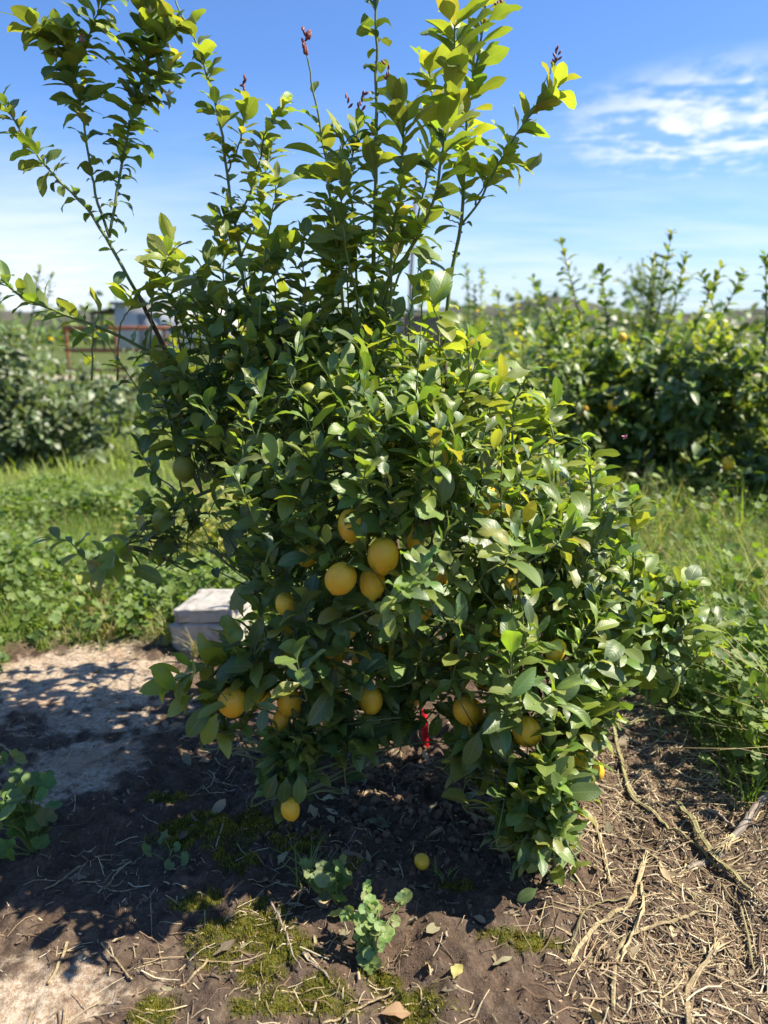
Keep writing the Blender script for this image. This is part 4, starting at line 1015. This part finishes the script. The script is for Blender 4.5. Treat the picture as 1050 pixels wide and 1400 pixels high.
def grass_tuft(label, a, b_, n_, h, seed, col=(.10, .15, .03)):
    r3 = np.random.default_rng(seed); root = G(a, b_); o = tag(empty('grass_tuft', root), label, 'grass tuft')
    for k in range(n_):
        th = r3.uniform(0, 6.28); le = r3.uniform(.3, 1.1); hh = h * r3.uniform(.5, 1); d = np.array([math.cos(th), math.sin(th), 0]); s_ = np.array([-d[1], d[0], 0]); r0 = r3.normal(0, .012, 3) * [1, 1, 0]; V = []
        for i_ in range(5):
            t = i_ / 4; c = r0 + d * le * hh * t ** 1.7 + np.array([0, 0, hh * (t - .35 * le * t * t)]); w_ = .0022 * (1 - t ** 2) + .0001; V += [c - s_ * w_, c + s_ * w_]
        Q = np.array([[2 * i_, 2 * i_ + 1, 2 * i_ + 3, 2 * i_ + 2] for i_ in range(4)]); cc = np.append(np.array(col) * r3.uniform(.7, 1.3), .35)
        link('blade', np_mesh('blade', np.array(V), [Q], M['grass'], None, np.repeat(cc[None], 10, 0)), o)


grass_tuft('grass tuft of thin splayed blades behind the crinkled weed', 425, 1205, 34, .13, 1)
grass_tuft('sparse grass tuft between the fallen lemon and the drooping branch', 612, 1205, 9, .06, 2)
grass_tuft('long bent grass tuft leaning beside the white concrete block', 236, 882, 26, .30, 3, (.17, .2, .06))
grass_tuft('dry yellow grass tuft at the foot of the white concrete block', 268, 897, 24, .16, 5, (.30, .27, .11))
grass_tuft('short grass tuft on the pale crust left of the concrete block', 140, 888, 12, .10, 4, (.12, .16, .04))

# ------------------------------------------------------------------ fallen fruit, leaves, dry stalks
p = G(577, 1190); o = link('fallen_lemon', lemon_mesh('fallen_lemon', 1.0, M['lemon_skin'], .98, 3, .05), None, p + [0, 0.01, .019]); o.scale = (.0205,) * 3; o.rotation_euler = (1.2, .4, .3)
tag(o, 'small orange yellow lemon lying alone on the shaded soil', 'lemon')


def fallen(label, a, b_, ang, L_, col, curl, fold, seed, wave=.3, group=None):
    p = G(a, b_); f = lambda v: np.array([v], float); d = np.array([[math.cos(R(ang)), math.sin(R(ang)), .05]])
    V, uv_, Q_ = leaf_arrays(np.array([[0, 0, .012]]), d, np.array([[.1, -.2, 1.0]]), f(L_), f(L_ * .5), f(fold), f(curl), f(.3), f(wave), f(seed * .37 % 1), 8, 4)
    o = link('fallen_leaf', np_mesh('fallen_leaf', V[0], [Q_], M['dry'], uv_, np.repeat(np.append(col, .15)[None], V.shape[1], 0)), None, p); tag(o, label, 'leaf', group)


fallen('grey green fallen leaf on the dark soil under the tree', 500, 1126, -15, .075, (.16, .17, .08), .5, .2, 1)
fallen('pale yellow fallen leaf standing by the moss near the bottom', 620, 1345, 70, .055, (.36, .32, .10), .6, .3, 2)
fallen('crumpled pale brown fallen leaf between the moss patches', 588, 1340, 80, .075, (.42, .31, .19), 1.8, .9, 3, .6)
fallen('brown fallen leaf at the bottom edge of the photo', 520, 1392, 10, .07, (.27, .16, .085), .8, .4, 4)
fallen('curled tan fallen leaf left of the crinkled weed', 425, 1235, -20, .085, (.40, .30, .17), .9, .6, 5)
fallen('yellow curled fallen leaf under the crinkled weed', 448, 1258, 20, .05, (.42, .38, .08), .7, .4, 6)
fallen('yellow fallen leaf in the dark gap left of the red strip', 538, 998, -25, .085, (.55, .38, .05), .9, .3, 7)
fallen('tan fallen leaf lying in sun just left of the hanging lower branch', 660, 1062, 15, .06, (.45, .34, .2), .9, .4, 8)
fallen('small pale fallen leaf by the bottom lemon of the left hanging branch', 440, 1098, 30, .045, (.46, .42, .25), .7, .3, 9)
fallen('brown flat fallen leaf among the straw near the left mallow', 92, 1207, 10, .05, (.17, .13, .09), .3, .2, 10)
fallen('pale dry fallen leaf among the stalks at the bottom right', 918, 1290, 60, .06, (.45, .37, .22), .7, .8, 11)


def stalk(label, pts, r_, mat, lift=.008, seed=0, fray=0, frayat=-1, sides=8, name='dry_stalk'):
    r3 = np.random.default_rng(seed + 500); W_ = [G(a, b_) for a, b_ in pts]; o0 = W_[0].copy(); n_ = 9 + 5 * len(pts)
    P3 = .75 * smooth_path(W_, n_) + .25 * np.stack([np.interp(np.linspace(0, len(W_) - 1, n_), np.arange(len(W_)), np.array(W_)[:, k]) for k in range(3)], -1); P3[:, 2] = gh(P3[:, 0], P3[:, 1]) * .4 + np.mean([w_[2] for w_ in W_]) * .6
    lift = lift * (.4 if mat == 'dry_stalk' else .8)
    P3[:, 2] = np.maximum(P3[:, 2], gh(P3[:, 0], P3[:, 1]) - r_ * .2) + lift + np.abs(r3.normal(0, .003)) ; P3 += wander(r3, n_, r_ * .07)
    o = tag(empty(name, o0), label, 'stalk')
    rr_ = r_ * np.linspace(1.0, .74, n_) * (1 + .06 * r3.normal(0, 1, n_)); sides = 14; v_, q_, c_ = tube(P3 - o0, rr_, sides, .55)
    cen = np.repeat(P3 - o0, sides, 0); ridge_ = np.tile(1 + .13 * r3.normal(0, 1, sides), n_)[:, None]; v_ = cen + (v_ - cen) * ridge_
    al = np.tile(r3.random(sides), n_); b = Bag(); b.add(v_, q_, c_, col=np.stack([al, al, al, al], -1)); link('stem', b.mesh('stem', M[mat], False), o)
    if r_ > .0045:                                    # peeled strips running along the stem
        for k in range(3):
            i0 = int(r3.integers(0, n_ // 2)); i1 = min(n_, i0 + int(r3.integers(6, 12))); seg_ = P3[i0:i1] + unit(r3.normal(0, 1, 3) * [1, 1, .3]) * r_ * .9 + np.linspace(0, 1, i1 - i0)[:, None] ** 2 * r3.normal(0, .012, 3) * [1, 1, .3] + [0, 0, .002]
            v_, q_, c_ = tube(seg_ - o0, np.linspace(.0028, .001, i1 - i0), 5, .3); b = Bag(); b.add(v_, q_, c_, col=np.full(4, r3.random())); link('strip', b.mesh('strip', M['splinter' if k else mat], False), o)
    if fray:
        e = P3[frayat]; dr = unit(P3[frayat] - P3[frayat - 3 if frayat == -1 else frayat + 3])
        for k in range(int(fray * 1.6)):
            d = unit(dr + r3.normal(0, .30, 3) * [1, 1, .5]); ln = r3.uniform(.012, .055) * min(1.3, r_ / .005); q2 = smooth_path([e - dr * ln * .5 + r3.normal(0, r_ * .55, 3), e + d * ln * .4 + r3.normal(0, .002, 3), e + d * ln + [0, 0, -.004]], 5)
            v_, q_, c_ = tube(q2 - o0, np.linspace(.0024, .0006, 5) * r3.uniform(.5, 1.2), 4, .5); b = Bag(); b.add(v_, q_, c_, col=np.full(4, r3.random())); link('fibre', b.mesh('fibre', M['splinter']), o)
    return o


stalk('straight olive broken stalk propped across the grey woody stick', [(927, 1106), (966, 1166), (990, 1196), (1026, 1227)], .0095, 'green_stalk', .022, 1, 7)
stalk('thick grey woody stick with a splintered pale end at the right edge', [(1062, 1080), (1040, 1108), (1014, 1142), (993, 1166)], .013, 'grey_stalk', .03, 2, 26)
stalk('short thick brown stick end just below the splintered grey stick', [(985, 1172), (965, 1184), (940, 1192)], .013, 'grey_stalk', .010, 20, 6)
stalk('long kinked olive stalk running from the tree to the splintered stick', [(834, 985), (861, 1088), (906, 1130), (948, 1160), (987, 1192)], .0068, 'green_stalk', .012, 3, 10)
stalk('tan stalk with a bushy frayed end pointing to the bottom right', [(849, 1163), (882, 1169), (915, 1196), (945, 1224)], .006, 'dry_stalk', .010, 4, 22)
stalk('short upright-looking tan stalk beside the drooping lemon branch', [(812, 1120), (825, 1175), (831, 1202)], .006, 'dry_stalk', .010, 5, 5)
stalk('pale root-like stalk curving down to the left below the drooping branch', [(879, 1188), (867, 1226), (852, 1244), (816, 1268), (790, 1300), (776, 1322)], .0062, 'dry_stalk', .010, 6, 9, 0)
stalk('long pale bent stalk that turns straight down near the bottom', [(966, 1256), (924, 1259), (879, 1274), (851, 1292), (841, 1325), (838, 1385)], .0058, 'dry_stalk', .012, 7, 9, 0)
stalk('short tan stalk crossing the pale bent stalk', [(876, 1214), (877, 1250), (867, 1274), (850, 1312)], .0048, 'dry_stalk', .02, 8, 5)
stalk('tan elbow-shaped stalk at the bottom edge', [(861, 1313), (886, 1333), (902, 1350), (904, 1379), (895, 1405)], .0048, 'dry_stalk', .008, 9, 3)
stalk('upright pale stalk with a forked frayed top at the bottom edge', [(942, 1410), (941, 1356), (955, 1332), (976, 1308)], .0065, 'dry_stalk', .012, 10, 18)
stalk('thin yellow stalk arching down near the right edge', [(988, 1214), (1011, 1244), (1023, 1286), (1030, 1330)], .0034, 'green_stalk', .008, 11)
stalk('thin yellow arching stem left of the root-like stalk', [(858, 1236), (812, 1240), (792, 1262), (780, 1295)], .0032, 'green_stalk', .008, 12)
stalk('uppermost straight olive stalk lying below the outermost lemon branch', [(838, 930), (900, 936), (972, 948)], .0065, 'green_stalk', .016, 13, 3)
stalk('middle straight olive stalk of the three below the outermost branch', [(838, 971), (890, 968), (958, 965)], .0045, 'green_stalk', .012, 14, 3)
stalk('lowest slanting olive stalk of the three below the outermost branch', [(855, 995), (900, 984), (952, 976)], .006, 'green_stalk', .014, 15, 3)
stalk('short pale grey stick behind the olive broken stalk', [(968, 1112), (988, 1124), (1010, 1140)], .008, 'grey_stalk', .008, 16, 5)
stalk('thin brown stick lying on the pale crust above the left mallow', [(-6, 1016), (14, 1028), (32, 1042)], .0045, 'dry_stalk', .006, 17)
stalk('single straight straw pointing into the sunny crust at lower left', [(139, 1294), (160, 1316), (181, 1341)], .0024, 'dry_stalk', .005, 18)
stalk('wide split straw on the sunny crust at lower left', [(92, 1290), (80, 1318), (66, 1348)], .0034, 'dry_stalk', .005, 19)
stalk('pale bent straw just below the left mallow', [(106, 1189), (84, 1205), (61, 1216)], .003, 'dry_stalk', .005, 21)
stalk('slanting straw between the left mallow and the seedling', [(179, 1181), (156, 1200), (134, 1222)], .0028, 'dry_stalk', .005, 22)
stalk('straight straw standing alone below the mallow seedling', [(206, 1222), (207, 1252), (208, 1284)], .0018, 'dry_stalk', .005, 23)
stalk('pale short straw on the shaded soil near the bottom moss', [(284, 1316), (265, 1334), (246, 1350)], .0028, 'dry_stalk', .005, 24)
stalk('dark dead twig arching beside the bottom moss', [(370, 1235), (385, 1270), (400, 1310), (412, 1330)], .0030, 'grey_stalk', .008, 25)
stalk('long straw running up from the bottom edge by the crinkled weed', [(440, 1402), (500, 1378), (535, 1362)], .0035, 'dry_stalk', .006, 26)
stalk('short broken brown stick in the sunny straw left of the crinkled weed', [(415, 1305), (432, 1320), (450, 1338)], .0055, 'grey_stalk', .004, 27)

# straw litter, soil clods, moss
r2 = np.random.default_rng(95)
def litter(name, n_, fn, l0, l1, w0, w1, cols, dome=.004):
    x, y = r2.uniform(-1.6, 1.9, n_ * 6), r2.uniform(.9, 3.6, n_ * 6); k = r2.random(n_ * 6) < fn(x, y); x, y = x[k][:n_], y[k][:n_]; n_ = len(x)
    th = r2.uniform(0, 6.28, n_); L_ = l0 + (l1 - l0) * r2.random(n_) ** 2.2; w_ = r2.uniform(w0, w1, n_); d = np.stack([np.cos(th), np.sin(th)], -1); s_ = np.stack([-d[:, 1], d[:, 0]], -1); bend = r2.normal(0, .06, n_); V = []
    hz_ = r2.normal(.0038, .003, n_)
    for t in (-.5, -.17, .17, .5):
        c = np.stack([x, y], -1) + d * (L_ * t)[:, None] + s_ * (bend * L_ * (t * t * 4 - .5))[:, None]; z = gh(c[:, 0], c[:, 1]) + hz_
        for sg, up in ((-1, 0), (0, 1), (1, 0)):
            V.append(np.concatenate([c + s_ * (w_ * .5 * sg)[:, None], (z + up * w_ * .45)[:, None]], 1))
    V = np.stack(V, 1); K = 12; q = np.array([[r_ * 3 + j, r_ * 3 + j + 1, r_ * 3 + j + 4, r_ * 3 + j + 3] for r_ in range(3) for j in range(2)])
    c = np.array(cols)[r2.integers(len(cols), size=n_)] * r2.uniform(.65, 1.15, (n_, 1)); c = np.concatenate([c, np.ones((n_, 1))], 1)
    return np_mesh(name, V.reshape(-1, 3), [(q[None] + (np.arange(n_) * K)[:, None, None]).reshape(-1, 4)], M['straw'], None, np.repeat(c, K, 0), False)


STR = [(.46, .37, .21), (.36, .27, .15), (.24, .165, .095), (.15, .10, .06), (.54, .46, .30), (.19, .125, .075), (.12, .08, .05)]
rightz = lambda x, y: np.clip(sstep(.25, .6, x + .2 * (1.5 - y)) * sstep(3.3, 2.7, y) * (.35 + .65 * vnoise(x * 5, y * 5, 98)), 0, 1)
leftz = lambda x, y: sstep(.3, -.1, x) * sstep(3.2, 2.2, y) * (.25 + .75 * sstep(.4, .65, vnoise(x * 4, y * 4, 99))) * (1 - .65 * flat_crust(x, y))
patch = lambda x, y: np.exp(-(((x + .08) / .22) ** 2 + ((y - 1.40) / .14) ** 2)) + np.exp(-(((x + .02) / .25) ** 2 + ((y - 1.25) / .08) ** 2))
tag(link('straw_litter', litter('straw_litter', 15000, rightz, .008, .17, .0010, .0038, STR)), 'dry straw bits strewn over the soil right of the tree', 'straw', kind='stuff')
tag(link('straw_litter', litter('straw_litter', 2200, leftz, .012, .10, .0013, .0034, STR)), 'thin straw bits scattered over the shaded soil on the left', 'straw', kind='stuff')
tag(link('straw_litter', litter('straw_litter', 2600, patch, .01, .09, .001, .003, STR[:5])), 'matted straw bits round the crinkled weed', 'straw', kind='stuff')
tag(link('straw_litter', litter('straw_litter', 9000, lambda x, y: (.25 + .75 * sstep(.2, .5, x)) * sstep(3.4, 3.0, y) * (1 - .5 * flat_crust(x, y)), .003, .022, .0015, .006, [(.26, .18, .11), (.16, .11, .07), (.36, .28, .18), (.10, .07, .05)])), 'fine brown plant crumbs over all the bare soil', 'litter', kind='stuff')

n_ = 420; x, y = r2.uniform(-1.3, 1.4, n_ * 6), r2.uniform(1.1, 3.2, n_ * 6)
k = r2.random(n_ * 6) < (np.exp(-(((x - .1) / .55) ** 2 + ((y - 2.05) / .55) ** 2)) + .10) * (1 - green_zone(x, y)); x, y = x[k][:n_], y[k][:n_]; n_ = len(x)
LCOL = np.array([[.20, .14, .085], [.30, .22, .13], [.13, .095, .06], [.24, .21, .12], [.38, .30, .19]]); Ls = r2.uniform(.022, .065, n_); th = r2.uniform(0, 6.28, n_)
V, uv_, Q_ = leaf_arrays(np.stack([x, y, gh(x, y) + r2.uniform(-.004, .006, n_)], -1), np.stack([np.cos(th), np.sin(th), r2.normal(.05, .15, n_)], -1), r2.normal(0, .3, (n_, 3)) + [0, 0, 1], Ls, Ls * r2.uniform(.3, .55, n_), np.abs(r2.normal(.4, .4, n_)), r2.normal(.3, .9, n_), r2.normal(0, .6, n_), np.abs(r2.normal(.25, .2, n_)), r2.random(n_), 5, 2)
cc = np.concatenate([LCOL[r2.integers(5, size=n_)] * r2.uniform(.7, 1.2, (n_, 1)), np.full((n_, 1), .1)], 1); K = V.shape[1]
tag(link('leaf_litter', np_mesh('leaf_litter', V.reshape(-1, 3), [(Q_[None] + (np.arange(n_) * K)[:, None, None]).reshape(-1, 4)], M['dry'], np.tile(uv_, (n_, 1)), np.repeat(cc, K, 0))), 'small brown dead leaves half buried in the soil under the tree', 'leaf litter', kind='stuff')

import bmesh
bm = bmesh.new(); bmesh.ops.create_icosphere(bm, subdivisions=1, radius=1.0); ICO = np.array([v.co[:] for v in bm.verts]); ICF = np.array([[v.index for v in f.verts] for f in bm.faces]); bm.free()
n_ = 6000; x, y = r2.uniform(-1.5, 1.6, n_ * 5), r2.uniform(1.0, 3.3, n_ * 5)
k = r2.random(n_ * 5) < (np.exp(-(((x - .1) / .5) ** 2 + ((y - 2.05) / .42) ** 2)) + .16) * (1 - .8 * flat_crust(x, y)); x, y = x[k][:n_], y[k][:n_]; n_ = len(x)
s_ = .0016 + (.003 + .011 * np.exp(-(((x - .1) / .5) ** 2 + ((y - 2.05) / .4) ** 2))) * r2.random(n_) ** 2.6; V = np.empty((n_, len(ICO), 3))
for k in range(n_):
    v = ICO * r2.uniform(.65, 1.15, 3); f = 1 + 1.0 * (vnoise(ICO[:, 0] * 1.9 + k * 7.1, ICO[:, 1] * 1.9 + ICO[:, 2] * 2.3, 3) - .5) + .5 * (vnoise(ICO[:, 2] * 4 + k, ICO[:, 0] * 4, 5) - .5)
    V[k] = v * f[:, None] * s_[k] + [x[k], y[k], 0]
V[..., 2] += (gh(x, y) + s_ * .25)[:, None]
tag(link('soil_clods', np_mesh('soil_clods', V.reshape(-1, 3), [(ICF[None] + (np.arange(n_) * len(ICO))[:, None, None]).reshape(-1, 3)], M['clod'], None, None, False)), 'dry brown soil crumbs and clods under the tree', 'soil', kind='stuff')

n_ = 150000; x, y = r2.uniform(-1.1, .6, n_), r2.uniform(1.15, 2.1, n_); k = r2.random(n_) < moss_mask(x, y) * .9; x, y = x[k], y[k]; n_ = len(x)
c = gcol(r2, n_, (.10, .11, .016), (.30, .27, .045), 1.0); z = gh(x, y); th = r2.uniform(0, 6.28, n_); hh = r2.uniform(.003, .016, n_) * (.4 + 1.0 * vnoise(x * 40, y * 40, 77)); w_ = r2.uniform(.0008, .0018, n_)
V = np.stack([np.stack([x - w_ * np.cos(th), y - w_ * np.sin(th), z - .002], -1), np.stack([x + w_ * np.cos(th), y + w_ * np.sin(th), z - .002], -1), np.stack([x + r2.normal(0, .003, n_), y + r2.normal(0, .003, n_), z + hh], -1)], 1)
tag(link('moss', np_mesh('moss', V.reshape(-1, 3), [np.arange(n_ * 3).reshape(-1, 3)], M['moss'], None, np.repeat(c, 3, 0))), 'low olive moss patches on the soil in front of the tree', 'moss', kind='stuff')
